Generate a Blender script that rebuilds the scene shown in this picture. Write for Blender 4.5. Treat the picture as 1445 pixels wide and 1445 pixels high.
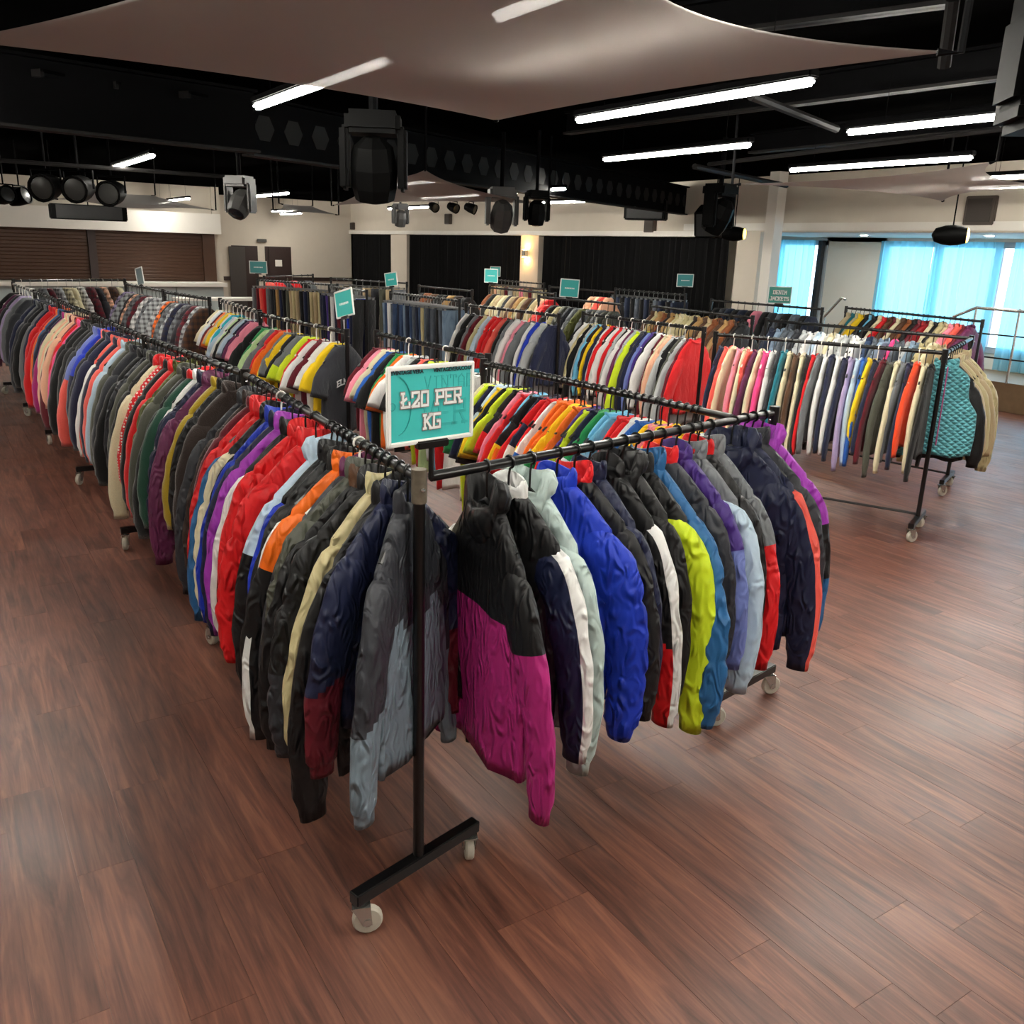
import bpy, bmesh, math, random
import numpy as np
from mathutils import Vector, Matrix
random.seed(7); rng = np.random.default_rng(7)
for o in list(bpy.data.objects): bpy.data.objects.remove(o)
SC = bpy.context.scene; COL = SC.collection
# ------------------------------------------------------------------ camera
F_PX, PITCH, ROLL, CAM_H, YAW = 1249.53, .287786, .0328175, 2.17106, math.radians(33.3019)
fh = Vector((math.sin(YAW), math.cos(YAW), 0)); rh = Vector((math.cos(YAW), -math.sin(YAW), 0)); zu = Vector((0, 0, 1))
FW = fh*math.cos(PITCH) - zu*math.sin(PITCH); up0 = fh*math.sin(PITCH) + zu*math.cos(PITCH)
RT = rh*math.cos(ROLL) + up0*math.sin(ROLL); UP = -rh*math.sin(ROLL) + up0*math.cos(ROLL)
cd = bpy.data.cameras.new('camera'); cd.sensor_width = 36; cd.lens = F_PX/1445*36; cd.clip_end = 200
cam = bpy.data.objects.new('camera', cd); COL.objects.link(cam)
m = Matrix.Identity(4)
for i in range(3): m[i][0], m[i][1], m[i][2] = RT[i], UP[i], -FW[i]
m[2][3] = CAM_H; cam.matrix_world = m; SC.camera = cam
def ray(x, y): return FW*F_PX + RT*(x-722.5) - UP*(y-722.5)
def PZ(x, y, z): d = ray(x, y); return Vector((0, 0, CAM_H)) + d*((z-CAM_H)/d.z)     # a pixel on a level plane
def PX(x, y, X): d = ray(x, y); return Vector((0, 0, CAM_H)) + d*(X/d.x)             # on a wall X = const
def PY(x, y, Y): d = ray(x, y); return Vector((0, 0, CAM_H)) + d*(Y/d.y)             # on a wall Y = const
# ------------------------------------------------------------------ world and exposure
W = bpy.data.worlds.new('World'); SC.world = W; W.use_nodes = True
bg = W.node_tree.nodes['Background']; bg.inputs[0].default_value = (.72, .89, 1, 1); bg.inputs[1].default_value = 2.2
SC.view_settings.view_transform = 'Standard'; SC.view_settings.look = 'None'
SC.view_settings.gamma = 1; SC.view_settings.use_curve_mapping = False
SC.view_settings.exposure = 1.4
LED = 46.0
# ------------------------------------------------------------------ colours and materials
def lin(c):
    c = [v/255 for v in c]
    return tuple(v/12.92 if v <= .04045 else ((v+.055)/1.055)**2.4 for v in c)
PAL = dict(black=(22,22,24), charcoal=(48,50,56), grey=(112,116,120), lightgrey=(176,180,182), white=(228,228,226), cream=(222,212,176), khaki=(196,184,140),
  beige=(186,166,130), tan=(176,138,86), brown=(86,58,40), darkbrown=(48,36,32), rust=(140,80,44), navy=(26,32,60), royal=(22,52,176), blue=(36,92,176), steel=(40,98,150),
  teal=(24,112,128), turquoise=(40,176,196), skyblue=(108,184,220), paleblue=(184,206,224), periwinkle=(108,122,186), purple=(66,40,120), violet=(160,54,176), lilac=(176,160,200), plum=(98,36,76),
  magenta=(176,40,120), pink=(236,140,160), hotpink=(236,72,140), coral=(240,96,84), peach=(240,184,152), red=(214,24,30), darkred=(150,22,32), maroon=(100,22,36), orange=(240,110,24),
  redorange=(240,76,34), yellow=(244,204,24), mustard=(168,142,26), lime=(204,226,40), palegreen=(190,220,160), green=(36,140,76), darkgreen=(28,72,56), olive=(84,88,40), greygreen=(78,80,70), mint=(178,196,192),
  slate=(92,104,116), bluegrey=(118,134,146), denim=(52,72,104), paledenim=(120,142,164), darkdenim=(34,42,62), greydenim=(84,92,102), aqua=(112,196,208))
WORD = dict(lightgrey='light grey', skyblue='sky blue', paleblue='pale blue', hotpink='hot pink', darkred='dark red', redorange='red-orange', palegreen='pale green', darkgreen='dark green',
  greygreen='grey-green', bluegrey='blue-grey', denim='mid blue', paledenim='washed blue', darkdenim='dark blue', greydenim='faded grey', darkbrown='dark brown', steel='steel blue', royal='royal blue', mint='pale mint')
def word(c): return WORD.get(c, c)
MATS = {}
def newmat(name):
    m = bpy.data.materials.new(name); m.use_nodes = True; nt = m.node_tree
    return m, nt, nt.nodes['Principled BSDF']
def N(nt, t, **kw):
    n = nt.nodes.new(t)
    for k, v in kw.items(): setattr(n, k, v)
    return n
def bump(nt, b, height, strength, dist=.01):
    n = N(nt, 'ShaderNodeBump'); n.inputs['Strength'].default_value = strength; n.inputs['Distance'].default_value = dist
    nt.links.new(height, n.inputs['Height']); nt.links.new(n.outputs[0], b.inputs['Normal'])
def plain(name, rgb, rough=.6, metal=0, noise=.0, nscale=20, spec=.5, bmp=0):
    if name in MATS: return MATS[name]
    m, nt, b = newmat(name); c = lin(rgb)
    b.inputs['Base Color'].default_value = (*c, 1); b.inputs['Roughness'].default_value = rough; b.inputs['Metallic'].default_value = metal
    b.inputs['Specular IOR Level'].default_value = spec
    t = N(nt, 'ShaderNodeTexCoord'); n = N(nt, 'ShaderNodeTexNoise'); n.inputs['Scale'].default_value = nscale; n.inputs['Detail'].default_value = 5
    nt.links.new(t.outputs['Object'], n.inputs['Vector'])
    if noise:
        r = N(nt, 'ShaderNodeMixRGB'); r.inputs[1].default_value = (*[v*(1-noise) for v in c], 1); r.inputs[2].default_value = (*[min(1, v*(1+noise)) for v in c], 1)
        nt.links.new(n.outputs[0], r.inputs[0]); nt.links.new(r.outputs[0], b.inputs['Base Color'])
    if bmp: bump(nt, b, n.outputs[0], bmp)
    MATS[name] = m; return m
def emit(name, rgb, s):
    if name in MATS: return MATS[name]
    m, nt, b = newmat(name); b.inputs['Base Color'].default_value = (.8, .8, .8, 1)
    b.inputs['Emission Color'].default_value = (*lin(rgb), 1); b.inputs['Emission Strength'].default_value = s
    MATS[name] = m; return m
def fabric(name, rough, bscale, bstr, sheen=0, fine=400, fstr=.1, pattern=None):
    m, nt, b = newmat(name); L = nt.links.new
    a = N(nt, 'ShaderNodeVertexColor'); a.layer_name = 'Col'
    t = N(nt, 'ShaderNodeTexCoord'); oi = N(nt, 'ShaderNodeObjectInfo')
    ad = N(nt, 'ShaderNodeVectorMath', operation='ADD'); L(t.outputs['Object'], ad.inputs[0]); L(oi.outputs['Random'], ad.inputs[1])
    n = N(nt, 'ShaderNodeTexNoise'); n.inputs['Scale'].default_value = bscale; n.inputs['Detail'].default_value = 4; n.inputs['Distortion'].default_value = 1.2
    mp = N(nt, 'ShaderNodeMapping'); mp.inputs['Scale'].default_value = (1, 1, .45); L(ad.outputs[0], mp.inputs[0]); L(mp.outputs[0], n.inputs['Vector'])
    f = N(nt, 'ShaderNodeTexNoise'); f.inputs['Scale'].default_value = fine; L(t.outputs['Object'], f.inputs['Vector'])
    h = N(nt, 'ShaderNodeMath', operation='MULTIPLY_ADD'); L(f.outputs[0], h.inputs[0]); h.inputs[1].default_value = fstr; L(n.outputs[0], h.inputs[2])
    bump(nt, b, h.outputs[0], bstr, .045 if pattern == 'ridge' else .03)
    if pattern == 'ridge': n.noise_type = 'RIDGED_MULTIFRACTAL'; n.inputs['Detail'].default_value = 3
    hs = N(nt, 'ShaderNodeHueSaturation'); L(a.outputs['Color'], hs.inputs['Color'])
    v = N(nt, 'ShaderNodeMapRange'); v.inputs[3].default_value = .82; v.inputs[4].default_value = 1.16; L(f.outputs[0], v.inputs[0]); L(v.outputs[0], hs.inputs['Value'])
    out = hs.outputs[0]
    if pattern == 'plaid':
        s = N(nt, 'ShaderNodeSeparateXYZ'); L(t.outputs['Object'], s.inputs[0]); prev = None
        for k, ax in (('X', 0), ('Z', 2)):
            mm = N(nt, 'ShaderNodeMath', operation='MULTIPLY'); L(s.outputs[ax], mm.inputs[0]); mm.inputs[1].default_value = 95
            sn = N(nt, 'ShaderNodeMath', operation='SINE'); L(mm.outputs[0], sn.inputs[0])
            g = N(nt, 'ShaderNodeMath', operation='GREATER_THAN'); L(sn.outputs[0], g.inputs[0]); g.inputs[1].default_value = .1
            if prev is None: prev = g
            else:
                s2 = N(nt, 'ShaderNodeMath', operation='ADD'); L(prev.outputs[0], s2.inputs[0]); L(g.outputs[0], s2.inputs[1])
                s3 = N(nt, 'ShaderNodeMath', operation='MULTIPLY'); L(s2.outputs[0], s3.inputs[0]); s3.inputs[1].default_value = .42
                mx = N(nt, 'ShaderNodeMixRGB'); L(s3.outputs[0], mx.inputs[0]); L(out, mx.inputs[1]); mx.inputs[2].default_value = (.025, .02, .025, 1); out = mx.outputs[0]
    if pattern == 'dots':
        vo = N(nt, 'ShaderNodeTexVoronoi'); vo.inputs['Scale'].default_value = 48; vo.inputs['Randomness'].default_value = 0; L(t.outputs['Object'], vo.inputs['Vector'])
        g = N(nt, 'ShaderNodeMath', operation='LESS_THAN'); L(vo.outputs['Distance'], g.inputs[0]); g.inputs[1].default_value = .36
        mx = N(nt, 'ShaderNodeMixRGB'); L(g.outputs[0], mx.inputs[0]); L(out, mx.inputs[1]); mx.inputs[2].default_value = (.8, .76, .68, 1); out = mx.outputs[0]
    if pattern == 'quilt':
        s = N(nt, 'ShaderNodeSeparateXYZ'); L(t.outputs['Object'], s.inputs[0]); hh = None
        for sg in (1, -1):
            q = N(nt, 'ShaderNodeMath', operation='MULTIPLY_ADD'); L(s.outputs[2], q.inputs[0]); q.inputs[1].default_value = sg*1.25; L(s.outputs[0], q.inputs[2])
            q2 = N(nt, 'ShaderNodeMath', operation='MULTIPLY'); L(q.outputs[0], q2.inputs[0]); q2.inputs[1].default_value = 62
            q3 = N(nt, 'ShaderNodeMath', operation='SINE'); L(q2.outputs[0], q3.inputs[0]); q4 = N(nt, 'ShaderNodeMath', operation='ABSOLUTE'); L(q3.outputs[0], q4.inputs[0])
            if hh is None: hh = q4
            else:
                mn = N(nt, 'ShaderNodeMath', operation='MULTIPLY'); L(hh.outputs[0], mn.inputs[0]); L(q4.outputs[0], mn.inputs[1]); bump(nt, b, mn.outputs[0], .9, .03)
    if pattern == 'denim':
        w = N(nt, 'ShaderNodeMixRGB'); w.blend_type = 'SOFT_LIGHT'; w.inputs[0].default_value = .8; L(out, w.inputs[1]); L(n.outputs[0], w.inputs[2]); out = w.outputs[0]
    L(out, b.inputs['Base Color']); b.inputs['Roughness'].default_value = rough
    b.inputs['Sheen Weight'].default_value = sheen; b.inputs['Specular IOR Level'].default_value = .35
    MATS[name] = m; return m
fabric('cotton', .9, 13, .6, .15); fabric('nylon', .46, 20, .8, 0, 900, .01, 'ridge'); fabric('fleece', .95, 9, .3, .4, 180, .35); fabric('denim_cloth', .85, 8, .4, .05, 700, .1, 'denim')
fabric('plaid_cloth', .9, 7, .35, .1, 400, .1, 'plaid'); fabric('dotted_knit', .95, 8, .3, .3, 200, .3, 'dots'); fabric('quilted_nylon', .45, 9, .5, 0, 900, .03, 'quilt'); fabric('leather', .5, 12, .4, 0, 300, .1)
BLK = plain('black_steel', (13, 13, 14), .28, 0, .2, 30); WORN = plain('worn_steel', (120, 112, 98), .45, .6, .3, 60); CHROME = plain('chrome', (190, 190, 186), .25, .9)
WHEEL = plain('caster_nylon', (186, 180, 166), .35, 0, .08, 40); HANG = plain('hanger_plastic', (12, 12, 13), .3); HANGW = plain('white_hanger', (226, 222, 214), .4); WIRE = plain('wire_hanger', (150, 150, 150), .3, .8)
CEIL = plain('ceiling_black', (5, 5, 5), .9, 0, .3, 3, .0); STEELBLK = plain('beam_black', (7, 7, 8), .6, 0, .25, 6, .02); DUCT = plain('dull_grey_steel', (24, 23, 23), .6, 0, .2, 6, .05)
WALL = plain('wall_paint', (205, 196, 182), .85, 0, .04, 4, .3, .05); WHITEP = plain('white_paint', (226, 222, 214), .7, 0, .03, 5); DARKWOOD = plain('dark_wood', (44, 28, 24), .5, 0, .25, 14); CAB = plain('can_black', (6, 6, 6), .5, 0, .2, 20, .03)
LED_M = emit('led_diffuser', (255, 250, 238), LED)
# ------------------------------------------------------------------ mesh helpers
class MB:
    def __init__(s): s.v = []; s.f = []; s.mi = []; s.cur = 0
    def add(s, vs, fs):
        b = len(s.v); s.v += [tuple(v) for v in vs]; s.f += [tuple(i+b for i in f) for f in fs]; s.mi += [s.cur]*len(fs); return s
    def box(s, c, d, R=None):
        x, y, z = [q/2 for q in d]; vs = [Vector((i*x, j*y, k*z)) for i in (-1, 1) for j in (-1, 1) for k in (-1, 1)]
        if R is not None: vs = [R @ v for v in vs]
        return s.add([v+Vector(c) for v in vs], [(0,1,3,2),(4,6,7,5),(0,4,5,1),(2,3,7,6),(0,2,6,4),(1,5,7,3)])
    def bbox(s, c, d, b=.01, R=None):            # bevelled box
        x, y, z = [q/2 for q in d]; vs = []
        bm = bmesh.new(); bmesh.ops.create_cube(bm, size=1)
        for v in bm.verts: v.co = Vector((v.co.x*d[0], v.co.y*d[1], v.co.z*d[2]))
        bmesh.ops.bevel(bm, geom=bm.edges[:], offset=b, segments=2, affect='EDGES')
        bm.verts.index_update(); vs = [((R @ v.co) if R is not None else v.co)+Vector(c) for v in bm.verts]; fs = [[v.index for v in f.verts] for f in bm.faces]; bm.free()
        return s.add(vs, fs)
    def tube(s, pts, r, n=8, cap=True, ref=None):
        pts = [Vector(p) for p in pts]; rs = r if isinstance(r, (list, tuple)) else [r]*len(pts); vs = []; fs = []; u = None
        for i, p in enumerate(pts):
            t = (pts[min(i+1, len(pts)-1)]-pts[max(i-1, 0)]).normalized()
            if u is None: u = t.orthogonal().normalized()
            u = (u-t*u.dot(t)).normalized(); w = t.cross(u)
            vs += [p+(u*math.cos(2*math.pi*k/n)+w*math.sin(2*math.pi*k/n))*rs[i] for k in range(n)]
        for i in range(len(pts)-1):
            for k in range(n): fs.append((i*n+k, i*n+(k+1) % n, (i+1)*n+(k+1) % n, (i+1)*n+k))
        if cap: fs += [tuple(range(n-1, -1, -1)), tuple((len(pts)-1)*n+k for k in range(n))]
        return s.add(vs, fs)
    def lathe(s, prof, n=20, M=None):
        vs = []; fs = []
        for r, z in prof: vs += [Vector((r*math.cos(2*math.pi*k/n), r*math.sin(2*math.pi*k/n), z)) for k in range(n)]
        if M is not None: vs = [M @ v for v in vs]
        for i in range(len(prof)-1):
            for k in range(n): fs.append((i*n+k, i*n+(k+1) % n, (i+1)*n+(k+1) % n, (i+1)*n+k))
        fs += [tuple(range(n-1, -1, -1)), tuple((len(prof)-1)*n+k for k in range(n))]
        return s.add(vs, fs)
    def mesh(s, name, mats, smooth=False):
        me = bpy.data.meshes.new(name); me.from_pydata(s.v, [], s.f)
        for m in (mats if isinstance(mats, (list, tuple)) else [mats]): me.materials.append(m)
        me.polygons.foreach_set('material_index', s.mi)
        if smooth:
            me.polygons.foreach_set('use_smooth', [True]*len(s.f)); me.set_sharp_from_angle(angle=math.radians(40))
        me.update(); return me
    def build(s, name, mats, parent=None, smooth=False, loc=None):
        return link(name, s.mesh(name, mats, smooth), parent, loc)
def link(name, data, parent=None, loc=None):
    o = bpy.data.objects.new(name, data); COL.objects.link(o)
    if parent is not None: o.parent = parent
    if loc is not None: o.location = loc
    return o
def tag(o, label=None, cat=None, group=None, kind=None):
    if label: o['label'] = label
    if cat: o['category'] = cat
    if group: o['group'] = group
    if kind: o['kind'] = kind
    return o
def thing(name, label, cat, loc=(0, 0, 0), rz=0, group=None):
    o = link(name, None, None, loc); o.rotation_euler.z = rz; o.empty_display_size = .1
    return tag(o, label, cat, group)
def struct(o): o['kind'] = 'structure'; return o
def Rz(a): return Matrix.Rotation(a, 3, 'Z')
# ------------------------------------------------------------------ the room
XW, XWIN, YSH, YDOOR, ZC = 12.25, 15.8, 25.0, 29.0, 3.5
def wood():
    m, nt, b = newmat('wood_laminate'); L = nt.links.new
    g = N(nt, 'ShaderNodeNewGeometry'); oi = N(nt, 'ShaderNodeObjectInfo')
    sc = N(nt, 'ShaderNodeVectorMath', operation='SCALE'); sc.inputs[0].default_value = (7.3, 3.1, 0); L(oi.outputs['Random'], sc.inputs['Scale'])
    ad = N(nt, 'ShaderNodeVectorMath', operation='ADD'); L(g.outputs['Position'], ad.inputs[0]); L(sc.outputs[0], ad.inputs[1])
    mp = N(nt, 'ShaderNodeMapping'); mp.inputs['Scale'].default_value = (14, 1.1, 1); L(ad.outputs[0], mp.inputs[0])
    n = N(nt, 'ShaderNodeTexNoise'); n.inputs['Scale'].default_value = 1; n.inputs['Detail'].default_value = 8; n.inputs['Roughness'].default_value = .62; n.inputs['Distortion'].default_value = 1.6; L(mp.outputs[0], n.inputs['Vector'])
    mp2 = N(nt, 'ShaderNodeMapping'); mp2.inputs['Scale'].default_value = (90, 4, 1); L(ad.outputs[0], mp2.inputs[0])
    n2 = N(nt, 'ShaderNodeTexNoise'); n2.inputs['Scale'].default_value = 1; n2.inputs['Detail'].default_value = 4; L(mp2.outputs[0], n2.inputs['Vector'])
    ra = N(nt, 'ShaderNodeValToRGB'); e = ra.color_ramp.elements; e[0].position = .3; e[0].color = (*lin((68, 38, 30)), 1); e[1].position = .72; e[1].color = (*lin((138, 90, 70)), 1)
    e2 = ra.color_ramp.elements.new(.5); e2.color = (*lin((104, 63, 50)), 1)
    ma = N(nt, 'ShaderNodeMath', operation='MULTIPLY_ADD'); L(n2.outputs[0], ma.inputs[0]); ma.inputs[1].default_value = .3; 
    mb = N(nt, 'ShaderNodeMath', operation='ADD'); L(n.outputs[0], mb.inputs[0]); mb.inputs[1].default_value = -.15; L(mb.outputs[0], ma.inputs[2]); L(ma.outputs[0], ra.inputs[0])
    hs = N(nt, 'ShaderNodeHueSaturation'); v = N(nt, 'ShaderNodeMapRange'); v.inputs[3].default_value = .86; v.inputs[4].default_value = 1.14; L(oi.outputs['Random'], v.inputs[0]); L(v.outputs[0], hs.inputs['Value']); L(ra.outputs[0], hs.inputs['Color'])
    L(hs.outputs[0], b.inputs['Base Color'])
    sm = N(nt, 'ShaderNodeTexNoise'); sm.inputs['Scale'].default_value = 1.7; sm.inputs['Detail'].default_value = 5; L(g.outputs['Position'], sm.inputs['Vector'])
    rr = N(nt, 'ShaderNodeMapRange'); rr.inputs[1].default_value = .3; rr.inputs[2].default_value = .7; rr.inputs[3].default_value = .36; rr.inputs[4].default_value = .52; L(sm.outputs[0], rr.inputs[0]); L(rr.outputs[0], b.inputs['Roughness'])
    b.inputs['Specular IOR Level'].default_value = .8
    bump(nt, b, n2.outputs[0], .12, .004); return m
WOOD = wood()
floor = struct(MB().box((5.4, 12, -.054), (23, 36, .1)).build('floor', WOOD))
# planks run away from the camera along Y; the ones that show largest are single pieces, the rest one joined part
PW, PL = .19, 1.3; pls = []
for ix in range(int(-5/PW), int(16/PW)):
    off = random.random()*PL; x = (ix+.5)*PW
    for iy in range(-4, 22):
        y = iy*PL+off
        if y > 28: continue
        v = Vector((x, y, 0))-Vector((0, 0, CAM_H)); d = v.dot(FW)
        if d < .5: inside = False; size = 0
        else:
            px = F_PX*v.dot(RT)/d; py = -F_PX*v.dot(UP)/d; inside = abs(px) < 860 and abs(py) < 860; size = 1/d**2*CAM_H/d
        pls.append((size if inside else 0, x, y))
pls.sort(reverse=True)
pm = MB().box((0, 0, -.002), (PW-.0012, PL-.0012, .004)).mesh('plank', WOOD)
for s_, x, y in pls[:300]: link('plank', pm, floor, (x, y, 0))
rest = MB()
for s_, x, y in pls[300:]: rest.box((x, y, -.002), (PW-.0012, PL-.0012, .004))
tag(rest.build('plank_field', WOOD, floor), kind='stuff')
struct(MB().box((5.4, 12, ZC+.05), (23, 36, .1)).build('ceiling', CEIL))
struct(MB().box((-6, 12, 1.75), (.2, 36, 3.5)).build('wall_left', WALL)); struct(MB().box((5.4, -5.9, 1.75), (23, .2, 3.5)).build('wall_front', WALL))
struct(MB().box((5.4, 29.1, 1.75), (23, .2, 3.5)).build('wall_back', WALL))
# wall with the curtained bays (plane X = XW): columns, curtains, beam above
pc = [PX(x, 400, XW).y for x in (440, 460, 552, 574, 733, 758, 1020)]
wr = MB(); wr.box((XW+.15, 12, 3.05), (.3, 34, .9)); up = struct(wr.build('wall_right', WALL))
struct(MB().box((XW-.03, (29+pc[6])/2, 2.56), (.1, 29-pc[6], .1)).build('trim_1', WHITEP))
def pier(n, y0, y1, d=.3): return struct(MB().box((XW+.15, (y0+y1)/2, 1.3), (d, abs(y1-y0), 2.6)).build(n, WALL))
pier('wall_pier', 29, pc[1]); pier('wall_pier', pc[2], pc[3]); pier('wall_pier', pc[4], pc[5])
CURT = plain('curtain_black', (10, 10, 11), .9, 0, .3, 30, .2)
def curtain(y0, y1, z0, z1, X, mat, amp, per, label, name='curtain', group=None):
    n = int(abs(y1-y0)/per*6); mb = MB(); vs = []; fs = []; ph = random.random()*6
    for i in range(n+1):
        y = y0+(y1-y0)*i/n; a = 2*math.pi*i/6
        for k in range(5):
            z = z0+(z1-z0)*k/4; vs.append((X+amp*math.sin(a+.5*math.sin(i*.37+ph))*(1.15-.3*k/4)+amp*.5*math.sin(i*.21+ph), y+.01*math.sin(i*.9+k), z))
    for i in range(n):
        for k in range(4): fs.append((i*5+k, (i+1)*5+k, (i+1)*5+k+1, i*5+k+1))
    mb.add(vs, fs); return tag(mb.build(name, mat, None, True), label, 'curtain', group)
for (a, b, w) in ((1, 2, 'at the end beside the exit door'), (3, 4, 'between the two lit wall piers'), (5, 6, 'next to the blue windows')):
    curtain(pc[a]-.02, pc[b]+.02, .02, 2.5, XW+.12, CURT, .05, .17, 'black floor-length stage curtain '+w)
# dark fill behind the curtain bays
struct(MB().box((XW+.5, (pc[1]+pc[6])/2, 1.4), (.1, pc[1]-pc[6]+.4, 2.8)).build('wall_behind_curtains', WALL))
# recess with windows right of the curtains
struct(MB().box(((XW+XWIN)/2+.1, 4, 2.68), (XWIN-XW+.3, 18, .12)).build('trim_2', WHITEP))
struct(MB().box(((XW+XWIN)/2+.3, PX(1018, 400, XWIN).y+.45, 1.4), (XWIN-XW, .15, 2.8)).build('wall_recess', WHITEP))
yw = [PX(x, 400, XWIN).y for x in (1018, 1042, 1066, 1160, 1243, 1312, 1325, 1395, 1412, 1500)]
wl = MB()
for a, b in ((20, yw[0]+.3), (yw[3], yw[4]), ): wl.box((XWIN+.1, (a+b)/2, 1.4), (.2, abs(a-b), 2.8))
wl.box((XWIN+.1, 4, 2.66), (.2, 30, .24)); wl.box((XWIN+.1, 4, .35), (.2, 30, .7)); wl.box((XWIN+.1, -3.5, 1.4), (.2, 9, 2.8))
struct(wl.build('wall_windows', WHITEP))
FRAME = plain('window_frame', (150, 160, 170), .5); DFRAME = plain('window_frame_dark', (40, 42, 46), .5)
def glassmat():
    m, nt, b = newmat('pane_glass'); b.inputs['Base Color'].default_value = (.9, .96, 1, 1); b.inputs['Roughness'].default_value = .02; b.inputs['Transmission Weight'].default_value = 1; b.inputs['IOR'].default_value = 1.02; return m
GLASS = glassmat()
def sheer():
    m, nt, b = newmat('sheer_voile'); L = nt.links.new; nt.nodes.remove(b); out = nt.nodes['Material Output']
    t = N(nt, 'ShaderNodeBsdfTranslucent'); t.inputs[0].default_value = (*lin((118, 204, 230)), 1); d = N(nt, 'ShaderNodeBsdfDiffuse'); d.inputs[0].default_value = (*lin((190, 226, 238)), 1)
    tr = N(nt, 'ShaderNodeBsdfTransparent'); tr.inputs[0].default_value = (*lin((190, 230, 244)), 1)
    m1 = N(nt, 'ShaderNodeMixShader'); m1.inputs[0].default_value = .3; L(t.outputs[0], m1.inputs[1]); L(d.outputs[0], m1.inputs[2])
    m2 = N(nt, 'ShaderNodeMixShader'); m2.inputs[0].default_value = .14; L(m1.outputs[0], m2.inputs[1]); L(tr.outputs[0], m2.inputs[2]); L(m2.outputs[0], out.inputs[0]); return m
SHEER = sheer()
def window(n, ys, dark=False):
    y0, y1 = max(ys), min(ys); o = MB(); fm = FRAME
    for y in ys: o.box((XWIN, y, 1.62), (.12, .1, 1.86))
    for z in (.73, 2.51): o.box((XWIN, (y0+y1)/2, z), (.12, y0-y1+.1, .1))
    w = struct(o.build('window_%d' % n, fm)); ys = sorted(ys)
    for a, b in zip(ys[:-1], ys[1:]): MB().box((XWIN+.02, (a+b)/2, 1.62), (.01, b-a-.1, 1.7)).build('pane', GLASS, w)
    return w
window(1, [yw[0]+.25, yw[1]]); window(2, [yw[2]+.15, (yw[2]*.65+yw[3]*.35), yw[3]]); window(3, [yw[4], (yw[5]+yw[6])/2, (yw[7]+yw[8])/2, yw[9]-1.5, yw[9]-3])
struct(MB().box((XWIN-.12, yw[3]+.03, 1.55), (.1, .1, 2.0)).build('trim_3', DFRAME)); struct(MB().box((XWIN-.12, yw[1]-.05, 1.55), (.1, .1, 2.0)).build('trim_4', DFRAME))
for a, b, w in ((yw[0]+.2, yw[1]+.05, 'behind the black stage curtain'), (yw[2]+.1, yw[3]+.1, 'behind the denim jackets sign'), (yw[4], yw[5]-.1, 'beside the bare wall panel'), (yw[5]-.1, yw[8], 'in the middle of the wide window'), (yw[8]-.25, yw[9]-3, 'at the bright end of the wide window')):
    curtain(a, b, .42, 2.56, XWIN-.18, SHEER, .045, .17, 'sheer pale blue window curtain '+w, 'sheer_curtain', 'sheer curtains at the windows')
for k in range(6):
    o = thing('downlight', ['small round downlight by the stub wall', 'small round downlight over the handrail end', 'small round downlight before the wide window', 'small round downlight by the bare wall panel', 'small round downlight above the denim sign window', 'small round downlight at the recess corner'][k], 'ceiling light', (14.2, -1+k*2.3, 2.615), 0, 'downlights over the window platform')
    MB().lathe([(.09, 0), (.09, .01), (.06, .012)], 16).build('trim_ring', WHITEP, o); MB().lathe([(.055, -.004), (.055, .008)], 16).build('lamp', emit('downlight_glow', (255, 244, 225), 420), o)
# column in front of the recess and the wall stub next to the curtains
c0 = PX(1048, 400, XW).y; c1 = PX(1072, 400, XW).y
struct(MB().box((XW+.1, (pc[6]+c1)/2-.1, 1.3), (.25, pc[6]-c1-.35, 2.6)).build('wall_stub', WALL))
cp = PX(1078, 420, XW-.55); struct(MB().box((XW-.5, cp.y, 1.75), (.2, .2, 3.5)).build('wall_column', WHITEP))
# raised platform in the recess, with railing
struct(MB().box((14.8, 6, .2), (1.9, 20, .4)).box((13.86, 6, .42), (.06, 20, .05)).build('trim_5', plain('platform_wood', (120, 96, 70), .5, 0, .2, 12)))
ra = thing('handrail', 'silver tube handrail in front of the wide window', 'handrail')
MB().tube([PX(1345, 447, 13.8), PX(1378, 434, 13.8), PX(1412, 437, 13.8), PX(1520, 446, 13.8)], .025, 10).build('top_rail', CHROME, ra, True)
for x in (1378, 1440, 1500):
    p = PX(x, 436, 13.8); MB().tube([(13.8, p.y, .44), (13.8, p.y, p.z)], .02, 8).build('post', CHROME, ra, True)
for z in (.8, 1.15): q0 = PX(1378, 436, 13.8); q1 = PX(1520, 440, 13.8); MB().tube([(13.8, q0.y, z), (13.8, q1.y, z)], .012, 8).build('rail', BLK, ra, True)
rb = thing('handrail', 'short silver grab rail beside the bare wall panel', 'handrail')
a, b = PX(1163, 447, 13.5), PX(1188, 420, 13.5); MB().tube([a, b, b+Vector((0, -.08, -.03))], .022, 10).build('top_rail', CHROME, rb, True); MB().tube([(a.x, a.y, 0), a], .02, 8).build('post', CHROME, rb, True)
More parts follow.
